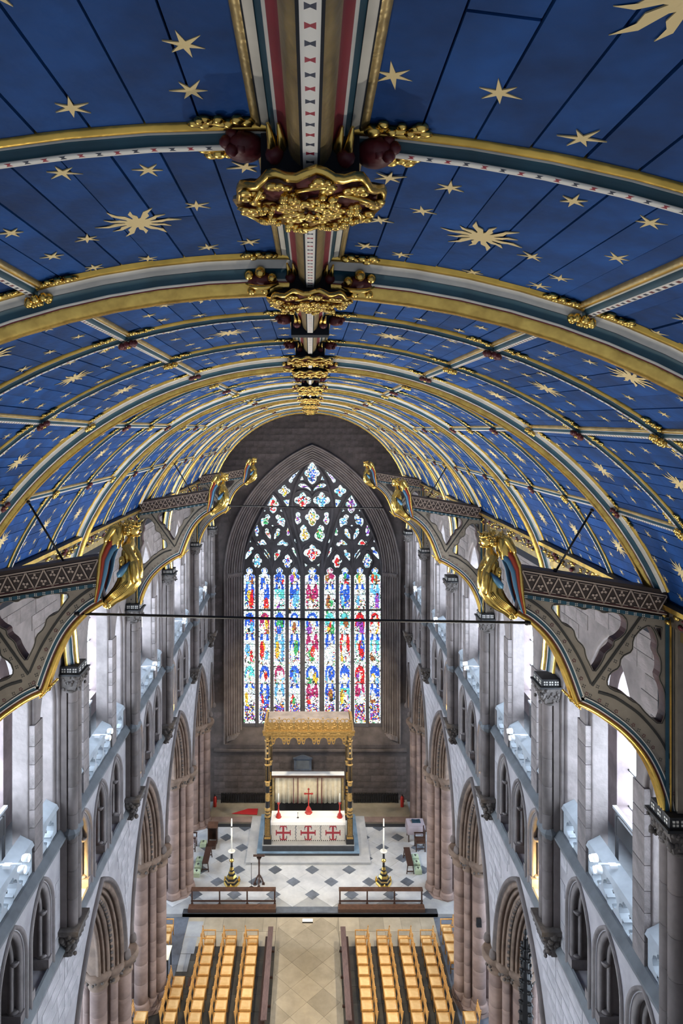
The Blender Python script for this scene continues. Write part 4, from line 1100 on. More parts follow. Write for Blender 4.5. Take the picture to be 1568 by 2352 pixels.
def make_angel(s, y, label):
    zo = .16 if s < 0 else 0.0; ox, oz = ac(980, 2130)
    root = tag(empty('angel_statue', (s * ox, y, oz + zo)), label, 'statue', 'gilded angels on the hammer beams')
    def A(cx, cy, dy=0.0): u, z = ac(cx, cy); return Vector((s * (u - ox), dy, z - oz))
    me = None
    V_ = [A(490, 1300), A(490, 1080), A(470, 900), A(430, 760), A(395, 660), A(375, 590), A(365, 540)]
    E_ = [(i, i + 1) for i in range(6)]; Rr = [.10, .085, .10, .055, .044, .044, .05]
    for sg in (-1, 1):
        b = len(V_); V_ += [A(440, 830, sg * .10), A(330, 1010, sg * .135), A(265, 1190, sg * .13), A(330, 1090, sg * .075), A(345, 1010, sg * .025)]
        E_ += [(3, b), (b, b + 1), (b + 1, b + 2), (b + 2, b + 3), (b + 3, b + 4)]; Rr += [.062, .052, .050, .034, .026]
    body = skin_obj('body', V_, E_, Rr, 'gilt', root)
    m = MB(); m.ball(A(345, 470), .105, 'gilt', 14, 10, (.92, .82, 1.12)); m.build('head', root)
    m = MB()                                                # face, fingers
    m.ball(A(205, 520), .020, 'gilt', 7, 5, (1.2, .8, 1.3)); m.ball(A(255, 600), .034, 'gilt', 8, 6, (1.2, 1, .8)); m.ball(A(232, 450), .038, 'gilt', 8, 6, (.7, 1.2, .6)); m.ball(A(220, 565), .013, 'wing_red', 6, 4, (1, 1.6, .6))
    for sg in (-1, 1): m.ball(A(230, 490, sg * .032), .012, 'brace_line', 6, 5)
    m.build('face', root); m = MB()
    for sg in (-1, 1):
        for q in range(4): m.tube([A(345, 1030 + q * 16, sg * .02), A(318, 985 + q * 20, sg * .02), A(318 + q * 4, 940 + q * 24, sg * .012)], [.011, .010, .007], 'gilt', 6)
        m.tube([A(352, 1080, sg * .03), A(378, 1030, sg * .02), A(375, 985, sg * .01)], [.012, .011, .008], 'gilt', 6)
    m.build('hands', root)
    m = MB(); rd = random.Random(5)                           # curls and coronet
    for q in range(46):
        a = rd.uniform(-.7, 2.5); b = rd.uniform(-1.3, 1.3)
        c = A(370 + 150 * math.sin(a) * math.cos(b), 470 - 160 * math.cos(a) * math.cos(b), .098 * math.sin(b)); m.ball(c, rd.uniform(.024, .040), 'gilt', 6, 5)
    m.build('hair', root)
    m = MB()
    for q in range(12):
        a = q * math.pi / 6; c = A(365 + 150 * math.cos(a), 345 - 40 * math.cos(a), .095 * math.sin(a)); m.ball(c, .022, 'gilt', 6, 5); m.ball(c + Vector((0, 0, .026)), .013, 'gilt', 6, 5)
    m.tube([A(365 + 150 * math.cos(a), 360 - 40 * math.cos(a), .095 * math.sin(a)) for a in [q * math.pi / 8 for q in range(17)]], .014, 'gilt', 6)
    m.tube([A(235, 350), A(165, 290), A(150, 270)], [.014, .009, .005], 'gilt', 6); m.build('coronet', root)
    # robe: folded skirt sweeping back to the beam
    path = [(500, 1060, .085), (480, 1230, .115), (440, 1420, .150), (430, 1560, .160), (510, 1700, .145), (650, 1840, .115), (790, 1950, .090), (880, 2040, .085), (930, 2110, .070), (960, 2160, .03)]
    path = [(a, b, c) for a, b, c in path]; NS = 36; sts = [[] for _ in range(NS + 1)]
    for i, (cx, cy, r) in enumerate(path):
        c = A(cx, cy); d = (A(*path[min(i + 1, len(path) - 1)][:2]) - A(*path[max(i - 1, 0)][:2])).normalized(); e1 = d.cross(Vector((0, 1, 0))).normalized(); e2 = Vector((0, 1, 0))
        for k in range(NS + 1):
            t = 2 * math.pi * k / NS; q = r * (1 + .11 * math.sin(9 * t + i * .35) * min(1, i / 2)); sts[k].append(c + e1 * q * math.cos(t) + e2 * q * .9 * math.sin(t))
    m = MB(); m.strands(sts, 'gilt'); m.build('robe', root)
    m = MB()
    for q in range(5):
        t = q - 2
        m.tube([A(330 + 30 * q, 1560 - 10 * q, -.14 + .01 * abs(t)), A(470 + 30 * q, 1740 - 14 * q, -.135), A(680 + 20 * q, 1890 - 18 * q, -.10), A(850 + 14 * q, 2010 - 12 * q, -.075)], [.010, .016, .014, .008], 'gilt', 6)
    m.build('robe_folds', root)
    m = MB()                                                # long hanging sleeves
    for sg in (-1, 1):
        P = [A(300, 1030, sg * .12), A(285, 1200, sg * .13), A(265, 1400, sg * .125), A(262, 1540, sg * .115), A(300, 1610, sg * .10)]
        m.tube(P, [.045, .060, .058, .052, .02], 'gilt', 10)
    m.build('sleeve', root)
    m = MB()                                                # blue lining gathered over the forearm
    m.tube([A(370, 1130, -.13), A(480, 1270, -.15), A(590, 1410, -.145), A(625, 1460, -.14)], [.012, .044, .046, .014], 'wing_blue', 10); m.build('blue_lining', root)
    m = MB()
    for k, r in ((0, .062), (1, .044), (2, .026)):
        m.tube([A(545 + math.cos(a) * r / .000675 * .55, 1120 + math.sin(a) * r / .000675, -.125 - .008 * k) for a in [q * math.pi / 7 for q in range(15)]], .011, 'gilt', 6)
    m.build('scroll', root)
    # wings: bands of feathers, shoulder high and tips at the arch
    band_in = [(640, 860), (720, 930), (800, 1120), (850, 1400), (930, 1690), (1040, 1985)]
    b1 = [(700, 700), (800, 880), (890, 1100), (930, 1400), (985, 1690), (1070, 1995)]
    b2 = [(760, 620), (880, 800), (960, 1030), (990, 1400), (1030, 1690), (1095, 2000)]
    band_out = [(640, 380), (880, 640), (1010, 920), (1055, 1260), (1085, 1640), (1135, 2000)]
    for sg in (-1, 1):
        wroot = empty('wing', (0, 0, 0), 0, root)
        Y0 = lambda i: sg * (.10 + .05 * math.sin(min(1, i / 5) * 2.6))
        for a, b, mt, nm in ((band_in, b1, 'wing_blue', 'inner_feathers'), (b1, b2, 'wing_red', 'middle_feathers'), (b2, band_out, 'gilt', 'outer_feathers')):
            m = MB(); n = len(a)
            S = [[A(p[0], p[1], Y0(i) - .012) for i, p in enumerate(a)], [A((p[0] + q[0]) / 2, (p[1] + q[1]) / 2, Y0(i) - .034) for i, (p, q) in enumerate(zip(a, b))], [A(p[0], p[1], Y0(i) - .012) for i, p in enumerate(b)], [A(p[0], p[1], Y0(i) + .014) for i, p in enumerate(b)], [A(p[0], p[1], Y0(i) + .014) for i, p in enumerate(a)], [A(p[0], p[1], Y0(i) - .012) for i, p in enumerate(a)]]
            m.strands(S, mt); m.build(nm, wroot)
        m = MB(); m.tube([A(640, 860, Y0(0)), A(615, 640, Y0(0) - .02 * sg), A(625, 420, Y0(0)), A(660, 370, Y0(0)), A(740, 440, Y0(0)), A(860, 640, Y0(1)), A(900, 760, Y0(1))], [.02, .040, .052, .045, .060, .050, .02], 'gilt', 10)
        m.ball(A(720, 620, Y0(0)), .10, 'gilt', 10, 8, (.9, .4, 1.5)); m.build('wing_shoulder', wroot)
    m = MB()                                                # curling foot under the robe
    for q in range(9): m.ball(A(860 + 14 * (q % 3), 2060 + 26 * (q // 3), .05 * ((q % 3) - 1)), .040, 'gilt', 8, 6)
    m.build('feet', root)
    return root
desc = {9.7: 'nearest', 20.1: 'middle', 30.8: 'farthest'}
for y in (9.7, 20.1, 30.8):
    for s in (-1, 1):
        make_bracket(s, y, '%s painted hammer-beam bracket with pierced spandrels on the %s wall' % (desc[y], SIDE[s]))
        make_angel(s, y - .02, '%s gilded angel statue with folded wings on the %s side' % (desc[y], SIDE[s]))
# iron tie rods
for y, x0, x1, z0, z1, lab in ((9.62, -3.36, 3.14, 18.73, 18.60, 'long black iron tie rod crossing in front of the great window'), (20.0, -2.44, 2.16, 19.10, 19.02, 'thin iron tie rod crossing high near the window head, farther off')):
    m = MB(); m.tube([(x0, y, z0), (0, y, (z0 + z1) / 2 - .02), (x1, y, z1)], .021, 'iron', 8)
    for x, z in ((x0, z0), (x1, z1)): m.lathe([(.03, -.04), (.04, -.02), (.04, .02), (.03, .04)], (x, y, z), 'iron', 10, 'X')
    tag(m.build('tie_rod'), lab, 'rod')
for y in (9.7, 20.1):
    for s in (-1, 1):
        zo = .12 if s < 0 else 0
        m = MB(); m.tube([(s * 4.08, y - .05, 20.22 + zo), (s * 3.55, y - .05, 19.33 + zo)], .016, 'iron', 8); m.ball((s * 3.55, y - .05, 19.35 + zo), .03, 'iron', 8, 6); m.ball((s * 4.08, y - .05, 20.22 + zo), .03, 'iron', 8, 6)
        tag(m.build('sloping_tie'), 'short sloping iron tie above the %s hammer beam on the %s' % ('nearest' if y < 10 else 'middle', SIDE[s]), 'rod')
# ================================================================== PARAPET FLOODLIGHTS, PASSAGE RAILS, TRIFORIUM LAMPS
for bi, (y0, y1) in enumerate(BAYS[:-1]):
    yc = (y0 + y1) / 2
    for s in (-1, 1):
        nm = ['overhead', 'nearest', 'second', 'third', 'fourth', 'farthest'][bi]
        root = tag(empty('floodlight', (s * 5.42, yc, 13.32)), ('white floodlight clamped on the %s clerestory parapet, %s one' % (SIDE[s], nm)) if bi else 'white floodlight on the %s clerestory parapet right below the camera' % SIDE[s], 'floodlight', 'parapet floodlights')
        m = MB(); m.tube([(s * .30, 0, .03), (s * -.10, 0, .05)], .018, 'white_metal', 8); m.box(*sorted((s * .10, s * .24)), -.05, .05, -.02, .04, 'white_metal'); m.build('arm', root)
        for q in (-1, 1):
            m = MB(); T = Matrix.Rotation(s * .5, 4, 'Y'); c = (s * -.14, q * .085, .05 + .05 * q)
            m.lathe([(.05, -.07), (.072, -.03), (.075, .05), (.06, .06)], c, 'white_metal', 14, 'X'); h_ = m.build('lamp_head', root)
            m = MB(); m.lathe([(.058, 0), (.0001, .004)], (c[0] - s * .0 + (-.074 if s > 0 else .062), c[1], c[2]), 'lamp_white', 14, 'X'); m.build('lens', h_)
        light('SPOT', 'uplight', (s * 5.15, yc, 13.7), UPLIGHT, (1.0, .93, .80), (s * -2.6, yc + .5, 22.0), .12, 110, .8)
        light('SPOT', 'downlight', (s * 5.1, yc, 13.35), DOWNLIGHT, (1.0, .86, .62), (s * -2.4, yc + 7.0, 0), .12, 62, .8)
        if bi == 0: continue
        # black guard rail in the wall passage
        rr = tag(empty('guard_rail', (s * 6.12, yc, 12.52)), 'black guard rail in the %s clerestory passage, %s bay' % (SIDE[s], nm), 'railing', 'clerestory passage rails')
        for a in (-1.0, 0, 1.0):
            m = MB(); m.box(-.025, .025, a - .025, a + .025, 0, 1.28, 'black'); m.build('post', rr)
        m = MB(); m.box(-.04, .04, -1.1, 1.1, 1.26, 1.31, 'parapet'); m.build('top_rail', rr)
        m = MB(); m.box(-.02, .02, -1.05, 1.05, .80, 1.16, 'black'); m.build('rail_panel', rr)
        if bi in (2, 3, 4):
            yl = yc - 1.35
            m = MB(); m.lathe([(.0001, .0), (.05, .0), (.055, .07), (.03, .10)], (s * 5.80, yl - .05, 10.03), 'lamp_glow', 12); m.lathe([(.07, -.03), (.07, .0)], (s * 5.80, yl - .05, 10.03), 'black', 12)
            tag(m.build('floor_lamp'), 'small warm lamp glowing in the %s triforium arch, %s bay' % (SIDE[s], nm), 'lamp', 'warm triforium lamps')
            light('POINT', 'triforium_glow', (s * 5.78, yl + .02, 10.40), 60, (1.0, .70, .28), None, .05)
# ================================================================== FLOOR
fl = tag(empty('floor'), 'stone and marble floor of the choir and sanctuary', 'floor', kind='structure')
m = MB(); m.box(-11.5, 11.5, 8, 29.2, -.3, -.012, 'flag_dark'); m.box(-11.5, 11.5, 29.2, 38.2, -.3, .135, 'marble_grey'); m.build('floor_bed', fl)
PF = .15
m = MB(); m.box(-5.6, 5.6, 29.2, 29.5, -.01, PF, 'step_black'); m.box(-1.5, 1.25, 29.25, 29.62, PF - .01, PF + .006, 'slate'); m.build('sanctuary_step', fl)
sx, sy = .89, .85; ox, oy = .10, 30.4
pale = []
for i in range(-7, 8):
    for j in range(-2, 10):
        if (i + j) % 2 == 0: continue
        cx, cy = ox + i * sx, oy + j * sy
        if not (29.6 < cy < 36.2 and -6.2 < cx < 6.2): continue
        d = .006
        P = [(cx - sx + d, cy), (cx, cy - sy + d), (cx + sx - d, cy), (cx, cy + sy - d)]
        P = [(x, max(29.62, min(35.7, y))) for x, y in P]
        m = MB(); m.hexa([Vector((x, y, PF - .02)) for x, y in P] + [Vector((x, y, PF)) for x, y in P], 'marble'); m.build('tile', fl)
for i in range(-7, 8):
    for j in range(-1, 8):
        if (i + j) % 2: continue
        cx, cy = ox + i * sx, oy + j * sy
        if not (29.7 < cy < 35.6 and -6 < cx < 6): continue
        a, b = .34, .32
        P = [(cx - a, cy), (cx, cy - b), (cx + a, cy), (cx, cy + b)]; P = [(x, max(29.63, y)) for x, y in P]
        m = MB(); m.hexa([Vector((x, y, PF - .01)) for x, y in P] + [Vector((x, y, PF + .004)) for x, y in P], 'slate'); m.build('slate_tile', fl)
# choir paving: diagonal flags down the alley, square slabs across the front and sides
q = .62
for i in range(-4, 5):
    for j in range(0, 12):
        if (i + j) % 2: continue
        cx, cy = -.12 + i * q, 23.0 + j * q
        P = [(cx - q + .006, cy), (cx, cy - q + .006), (cx + q - .006, cy), (cx, cy + q - .006)]
        P = [(max(-1.45, min(1.22, x)), min(29.18, y)) for x, y in P]
        if max(p[0] for p in P) - min(p[0] for p in P) < .05: continue
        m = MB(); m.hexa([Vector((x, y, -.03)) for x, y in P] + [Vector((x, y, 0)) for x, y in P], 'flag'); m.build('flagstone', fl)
for side, xa, xb in ((-1, -5.3, -1.46), (1, 1.23, 5.4)):
    for r_, (ya, yb) in enumerate(((27.55, 28.35), (28.36, 29.18))):
        x = xa
        while x < xb - .1:
            L = random.uniform(.6, 1.1); x2 = min(x + L, xb)
            m = MB(); m.box(x + .004, x2 - .004, ya, yb, -.03, 0, 'flag'); m.build('flagstone', fl); x = x2
    y = 22.6
    while y < 27.5:
        L = random.uniform(.7, 1.0); y2 = min(y + L, 27.54); x = xa
        while x < xb - .1:
            W_ = random.uniform(.8, 1.3); x2 = min(x + W_, xb)
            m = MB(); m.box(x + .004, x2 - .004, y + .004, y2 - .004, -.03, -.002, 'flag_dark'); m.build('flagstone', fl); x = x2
        y = y2
m = MB()
for k, y in enumerate((26.7, 27.6, 28.5)): m.box(-5.28, -4.62 - .12 * (2 - k), y - .44, y + .44, -.02, .004, 'marble_grey')
m.box(-11, -5.3, 25.5, 29.2, -.03, .0, 'slate'); m.box(5.4, 11, 22, 29.2, -.03, 0, 'slate'); m.build('border_slabs', fl)
# ================================================================== CHAIRS
def make_chair(arms):
    root = empty('armchair' if arms else 'chair')              # faces +x, back towards -x
    m = MB(); m.box(-.22, .22, -.225, .225, .425, .455, 'oak', taper=.008); m.build('seat', root); m = MB(); m.box(-.17, .19, -.185, .185, .452, .464, 'oak_seat', taper=.02); m.build('seat_pad', root)
    for x, y in ((.20, -.22), (.20, .22)):
        m = MB(); m.box(x - .018, x + .018, y - .018, y + .018, 0, .42 if not arms else .66, 'oak'); m.build('leg', root)
    for y in (-.22, .22):
        m = MB(); m.hexa([Vector(p) for p in ((-.22, y - .018, 0), (-.18, y - .018, 0), (-.18, y + .018, 0), (-.22, y + .018, 0), (-.345, y - .016, .86), (-.315, y - .016, .86), (-.315, y + .016, .86), (-.345, y + .016, .86))], 'oak'); m.build('leg', root)
    for z, dz in ((.80, .055), (.70, .035), (.60, .035)):
        x = -.205 - .13 * z / .86 + .01
        m = MB(); m.box(x - .012, x + .012, -.205, .205, z - dz, z, 'oak'); m.build('back_slat', root)
    m = MB(); m.box(-.19, .20, -.225, -.205, .37, .425, 'oak'); m.box(-.19, .20, .205, .225, .37, .425, 'oak'); m.box(.185, .205, -.21, .21, .37, .425, 'oak'); m.build('seat_rail', root)
    m = MB(); m.box(-.18, .19, -.228, -.21, .16, .19, 'oak'); m.box(-.18, .19, .21, .228, .16, .19, 'oak'); m.build('stretcher', root)
    if arms:
        for y in (-.22, .22):
            m = MB(); m.box(-.31, .22, y - .025, y + .025, .655, .68, 'oak'); m.build('armrest', root)
    return root
proto = {False: make_chair(False), True: make_chair(True)}; first = {False: True, True: True}
def place_chair(x, y, rz, arms, label, group):
    o = proto[arms] if first[arms] else copy_tree(proto[arms])
    first[arms] = False; o.location = (x, y, 0); o.rotation_euler = (0, 0, rz); tag(o, label, 'chair', group)
seatD = [27.33 - .517 * k for k in range(8)]
rowsL = [(-2.35, 8, 'row nearest the left reading desk'), (-3.24, 8, 'second row from the left reading desk'), (-4.11, 8, 'third row from the left reading desk')]
rowsR = [(2.07, 8, 'row nearest the right reading desk'), (2.95, 8, 'second row from the right reading desk'), (3.84, 8, 'third row from the right reading desk'), (4.76, 8, 'fourth row from the right reading desk')]
for rows, rz, sd in ((rowsL, 0, 'left'), (rowsR, math.pi, 'right')):
    for x, n, nm in rows:
        for k in range(n):
            if k == 0: place_chair(x, seatD[k], rz, True, 'light oak armchair at the altar end of the %s' % nm, 'armchairs at the row ends')
            else: place_chair(x, seatD[k], rz + random.uniform(-.015, .015), False, 'light oak chair, %s behind the armchair in the %s' % (ORD[k - 1], nm), 'oak chairs on the %s' % sd)
for k in range(4): place_chair(-5.0, 25.28 - .517 * k, 0, False, 'light oak chair, %s of the short outer row beside the left pier' % ORD[k], 'oak chairs on the left')
place_chair(-6.05, 23.75, 0, False, 'single light oak chair low at the left beside the pier foot', 'oak chairs on the left')
place_chair(5.70, 23.75, math.pi, False, 'single light oak chair low at the right beside the pier foot', 'oak chairs on the right')
for k in range(4): place_chair(5.72, 27.95 - .517 * k, math.pi, k == 0, 'light oak %s of the row half hidden by the right pier, %s from the altar' % ('armchair' if k == 0 else 'chair', ORD[k]), 'oak chairs behind the right pier')
for k in range(2): place_chair(-5.98, 27.95 - .517 * k, 0, k == 0, 'light oak %s half hidden behind the left pier' % ('armchair' if k == 0 else 'chair'), 'oak chairs behind the left pier')
# pale table half behind the left pier
t = tag(empty('small_table', (-5.92, 26.3, 0)), 'small table with a pale cream top half hidden by the left pier', 'table')
m = MB(); m.box(-.40, .40, -.36, .36, .70, .73, 'pale_top'); m.build('table_top', t)
for x in (-.36, .36):
    for y in (-.32, .32): m = MB(); m.box(x - .02, x + .02, y - .02, y + .02, 0, .70, 'black'); m.build('leg', t)
m = MB(); m.box(-.36, .36, -.33, -.31, .62, .70, 'black'); m.build('apron', t)
m = MB(); m.box(-4.72, -4.40, 25.55, 25.98, 0, .012, 'wood_brown'); tag(m.build('floor_mat'), 'small dark brown mat on the floor near the left pier', 'mat')
# long narrow reading desks either side of the alley
for s, x, lab in ((-1, -1.62, 'left'), (1, 1.35, 'right')):
    r_ = tag(empty('reading_desk', (x, 25.3, 0)), 'long narrow dark wooden reading desk along the %s of the alley' % lab, 'desk', 'reading desks beside the alley')
    m = MB(); m.box(-.105, .105, -2.17, 2.17, .84, .88, 'wood_plum'); m.build('desk_top', r_)
    m = MB(); m.box(-.02, .02, -2.15, 2.15, .30, .84, 'wood_dark'); m.build('panel', r_)
    for y in (-1.95, -.65, .65, 1.95):
        m = MB(); m.box(-.16, .16, y - .03, y + .03, 0, .07, 'wood_dark'); m.box(-.035, .035, y - .03, y + .03, .06, .84, 'wood_dark'); m.build('foot', r_)
    m = MB(); m.box(s * .12 - .09, s * .12 + .09, -2.1, 2.1, .50, .525, 'wood_dark'); m.build('shelf', r_)
# white floor box on the alley
m = MB(); a = PX(706, 2114, 28.95); m.box(-.23, .23, -.10, .10, 0, .05, 'linen', taper=.01); m.box(-.23, .23, -.115, -.10, 0, .05, 'black'); tag(m.build('floor_box', None, (-.11, 28.95, 0)), 'small white box on the floor before the sanctuary step', 'box')
# ================================================================== ALTAR RAILS
for s, x0, x1, lab in ((-1, -5.32, -1.53, 'left'), (1, 1.28, 5.03, 'right')):
    xc = (x0 + x1) / 2; h = (x1 - x0) / 2
    r_ = tag(empty('altar_rail', (xc, 29.75, PF)), 'dark wooden altar rail with kneeling step on the %s' % lab, 'rail', 'altar rails')
    m = MB(); m.box(-h, h, -.10, .10, .66, .73, 'wood_brown', taper=.01); m.build('hand_rail', r_)
    m = MB(); m.box(-h, h, -.025, .025, .14, .19, 'wood_dark'); m.build('lower_rail', r_)
    for q in range(4): x = -h + .05 + (2 * h - .1) * q / 3; m = MB(); m.box(x - .03, x + .03, -.03, .03, 0, .66, 'wood_dark'); m.box(x - .05, x + .05, -.05, .05, 0, .06, 'wood_dark'); m.build('post', r_)
    m = MB(); m.box(-h - .05, h + .02, -.50, -.22, -.0, .15, 'wood_dark'); m.box(-h - .05, h + .02, -.50, -.22, .15, .19, 'wood_brown', taper=.015); m.build('kneeling_step', r_)
# ================================================================== ALTAR PLATFORM AND ALTAR
AX = -.10
for nm, x0, x1, y0, y1, z0, z1, mt, mf, lab in (('platform_step', -3.12, 2.92, 32.45, 36.3, PF, .30, 'marble', 'marble_grey', 'lowest pale marble step of the altar platform'), ('platform_step', -2.62, 2.42, 32.92, 36.2, .30, .46, 'step_blue', 'step_black', 'middle blue-grey step of the altar platform'), ('platform_step', -2.36, 2.18, 33.02, 36.1, .46, .78, 'marble_grey', 'step_black', 'top dark step carrying the altar')):  # middle step's black riser has the shadow on its front put into the colour
    r_ = tag(empty(nm, ((x0 + x1) / 2, (y0 + y1) / 2, z0)), lab, 'step', 'altar platform steps'); a, b, h = (x1 - x0) / 2, (y1 - y0) / 2, z1 - z0
    m = MB(); m.box(-a, a, -b, b, 0, h - .04, mf); m.build('riser', r_)
    m = MB(); m.box(-a - .02, a + .02, -b - .02, b, h - .04, h, mt); m.build('tread', r_)
AZ = .78
al = tag(empty('altar', (AX, 33.82, AZ)), 'high altar with a white cloth and frontal of three red crosses', 'altar')
m = MB(); m.box(-1.78, 1.78, -.42, .42, 0, .90, 'wood_brown'); m.build('body', al)
m = MB(); m.box(-1.87, 1.87, -.50, .50, .90, .945, 'linen'); m.box(-1.87, 1.87, -.515, -.50, .80, .945, 'linen'); m.build('altar_cloth', al)
m = MB(); m.box(-1.83, 1.83, -.50, -.44, .0, .84, 'frontal'); fo = m.build('frontal', al)
yF = -.505
def flat(m, x0, x1, z0, z1, mt, d=.006): m.box(x0, x1, yF - d, yF + .004, z0, z1, mt)
for c in (-1.24, 0, 1.24):
    m = MB(); flat(m, c - .05, c + .05, .06, .76, 'crimson'); flat(m, c - .36, c + .36, .37, .47, 'crimson', .0062)
    for dz, sg in ((.74, 1), (.08, -1)):
        flat(m, c - .15, c + .15, dz - .025, dz + .025, 'crimson', .0064)
        for dx in (-.14, .14): flat(m, c + dx - .022, c + dx + .022, dz - .07 if sg > 0 else dz - .02, dz + .02 if sg > 0 else dz + .07, 'crimson', .0066)
    for dx in (-.35, .35): flat(m, c + dx - .025, c + dx + .025, .29, .55, 'crimson', .0064)
    m.build('red_cross', fo)
m = MB()
for c in (-1.24, 0, 1.24):
    for dx in (-.17, .17):
        for dz in (.20, .64): flat(m, c + dx - .018, c + dx + .018, dz - .07, dz + .07, 'slate')
for c in (-.62, .62):
    for k in range(9): flat(m, c - .025 + .012 * (-1) ** k, c + .025 + .012 * (-1) ** k, .08 + k * .08, .13 + k * .08, 'slate')
for k in range(36):
    x = -1.79 + k * .1023
    flat(m, x - .022, x + .022, .785, .825, 'brace_line'); flat(m, x - .022, x + .022, .01, .05, 'brace_line')
tag(m.build('stitched_border', fo), kind='stuff')
def lathe_thing(name, loc, prof, mt, label, cat, n=14, group=None, extra=None):
    r_ = tag(empty(name, loc), label, cat, group); m = MB(); m.lathe(prof, (0, 0, 0), mt, n); m.build('stem', r_)
    return r_
r_ = tag(empty('altar_cross', (-.08, 34.12, AZ + .945)), 'dark red standing cross at the middle of the altar', 'cross')
m = MB(); m.lathe([(.19, 0), (.19, .05), (.15, .09), (.15, .17), (.09, .28), (.05, .34)], (0, 0, 0), 'altar_red', 6); m.build('base', r_)
m = MB(); m.box(-.025, .025, -.02, .02, .30, 1.22, 'altar_red'); m.box(-.17, .17, -.02, .02, .96, 1.01, 'altar_red')
for x, z in ((-.18, .985), (.18, .985), (0, 1.22)):
    for dx, dz in ((0, .03), (0, -.03), (.03, 0), (-.03, 0)): m.ball((x + dx, 0, z + dz), .03, 'altar_red', 8, 6)
m.build('cross', r_)
for s, x in ((-1, -1.60), (1, 1.50)):
    r_ = tag(empty('altar_candlestick', (x, 33.74, AZ + .945)), 'dark red candlestick with white candle on the %s of the altar' % SIDE[s], 'candlestick', 'altar candlesticks')
    m = MB(); m.lathe([(.14, 0), (.15, .04), (.11, .10), (.12, .14), (.05, .24), (.035, .30), (.06, .36), (.03, .42), (.028, .62), (.055, .66), (.07, .72), (.07, .74)], (0, 0, 0), 'altar_red', 10); m.build('stick', r_)
    m = MB(); m.lathe([(.030, .74), (.028, 1.20), (.006, 1.22)], (0, 0, 0), 'wax', 10); m.build('candle', r_)
r_ = tag(empty('altar_microphone', (-.62, 33.70, AZ + .945)), 'small black microphone on the white altar cloth', 'microphone'); m = MB(); m.lathe([(.055, 0), (.05, .02), (.01, .03), (.008, .24)], (0, 0, 0), 'black', 12); m.build('stand', r_); m = MB(); m.ball((0, -.02, .26), .022, 'black', 8, 6); m.build('head', r_)
# dossal curtain behind the altar
ds = tag(empty('dossal_curtain', (-.11, 35.0, AZ)), 'cream curtain with red stripes hanging behind the altar', 'curtain')
m = MB(); N = 90; S = [[], [], [], []]
for k in range(N + 1):
    x = -1.72 + 3.44 * k / N; w_ = .022 * math.sin(k * .9) + .012 * math.sin(k * 2.3)
    S[0].append((x, w_, 2.36)); S[1].append((x, w_ * 1.3, 1.6)); S[2].append((x, w_ * 1.7, .96)); S[3].append((x, w_ * 1.7 + .02, .96))
m.strands(S, 'dossal'); m.build('cloth', ds)
m = MB()
for x in (-.76, -.53, .50, .72): m.box(x - .018, x + .018, -.055, -.04, .96, 2.34, 'maroon')
m.build('stripe', ds)
m = MB(); m.box(-1.88, 1.88, -.16, .10, 2.36, 2.54, 'wood_brown'); m.box(-1.90, 1.90, -.18, .12, 2.50, 2.56, 'white_metal'); m.build('pelmet', ds)
for x in (-1.82, 1.82): m = MB(); m.box(x - .06, x + .06, -.02, .10, 0, 2.4, 'old_gold'); m.build('side_post', ds)
m = MB(); m.box(-1.76, 1.76, .04, .08, 0, 1.0, 'black'); m.build('lower_panel', ds)
# ================================================================== CIBORIUM
cb = tag(empty('ciborium', (-.07, 34.2, AZ)), 'gilded canopy on black and gold posts standing over the altar', 'canopy')
def post(x, y):
    r0 = empty('post', (x, y, 0), 0, cb)
    m = MB(); m.box(-.19, .19, -.17, .17, 0, .26, 'black'); m.build('plinth', r0)
    m = MB(); m.box(-.16, .16, -.15, .15, .26, .36, 'canopy_gold', taper=.02); m.box(-.14, .14, -.13, .13, .36, 1.30, 'black')
    for dx in (-.09, -.03, .03, .09): m.box(dx - .016, dx + .016, -.145, -.13, .40, 1.26, 'canopy_gold')
    m.lathe([(.13, 1.28), (.17, 1.32), (.12, 1.40), (.15, 1.48), (.10, 1.54), (.15, 1.62), (.17, 1.68), (.11, 1.76), (.10, 1.9), (.11, 2.1), (.12, 2.3), (.09, 2.5), (.10, 2.65), (.11, 2.85), (.12, 2.95), (.10, 3.05)], (0, 0, 0), 'canopy_gold', 12, mats=['canopy_gold', 'canopy_gold', 'black', 'canopy_gold', 'black', 'canopy_gold', 'canopy_gold', 'black', 'black', 'canopy_gold', 'canopy_gold', 'black', 'black', 'canopy_gold', 'canopy_gold']); m.build('lower_shaft', r0)
    m = MB(); m.lathe([(.10, 3.03), (.10, 5.3)], (0, 0, 0), 'black', 10)
    for q in range(6): a = q * math.pi / 3; m.tube([(.105 * math.cos(a), .105 * math.sin(a), 3.05), (.105 * math.cos(a), .105 * math.sin(a), 5.3)], .013, 'canopy_gold', 6)
    for z in (3.05, 3.9, 4.2, 5.1): m.lathe([(.12, z - .05), (.16, z), (.12, z + .05)], (0, 0, 0), 'canopy_gold', 10)
    for z in (4.5, 4.75, 4.95, 5.2): m.ball((0, -.12, z), .06, 'canopy_gold', 8, 6)
    m.lathe([(.11, 5.2), (.16, 5.32), (.18, 5.42)], (0, 0, 0), 'canopy_gold', 8); m.build('upper_shaft', r0)
for x in (-2.05, 2.05):
    for y in (-1.0, 1.05): post(x, y)
CW, CD = 2.20, 1.18
m = MB(); m.box(-CW, CW, -CD, CD + .05, 5.50, 5.56, 'carcass'); m.box(-CW + .1, CW - .1, -CD + .12, CD, 5.56, 5.62, 'stone'); m.build('roof', cb)
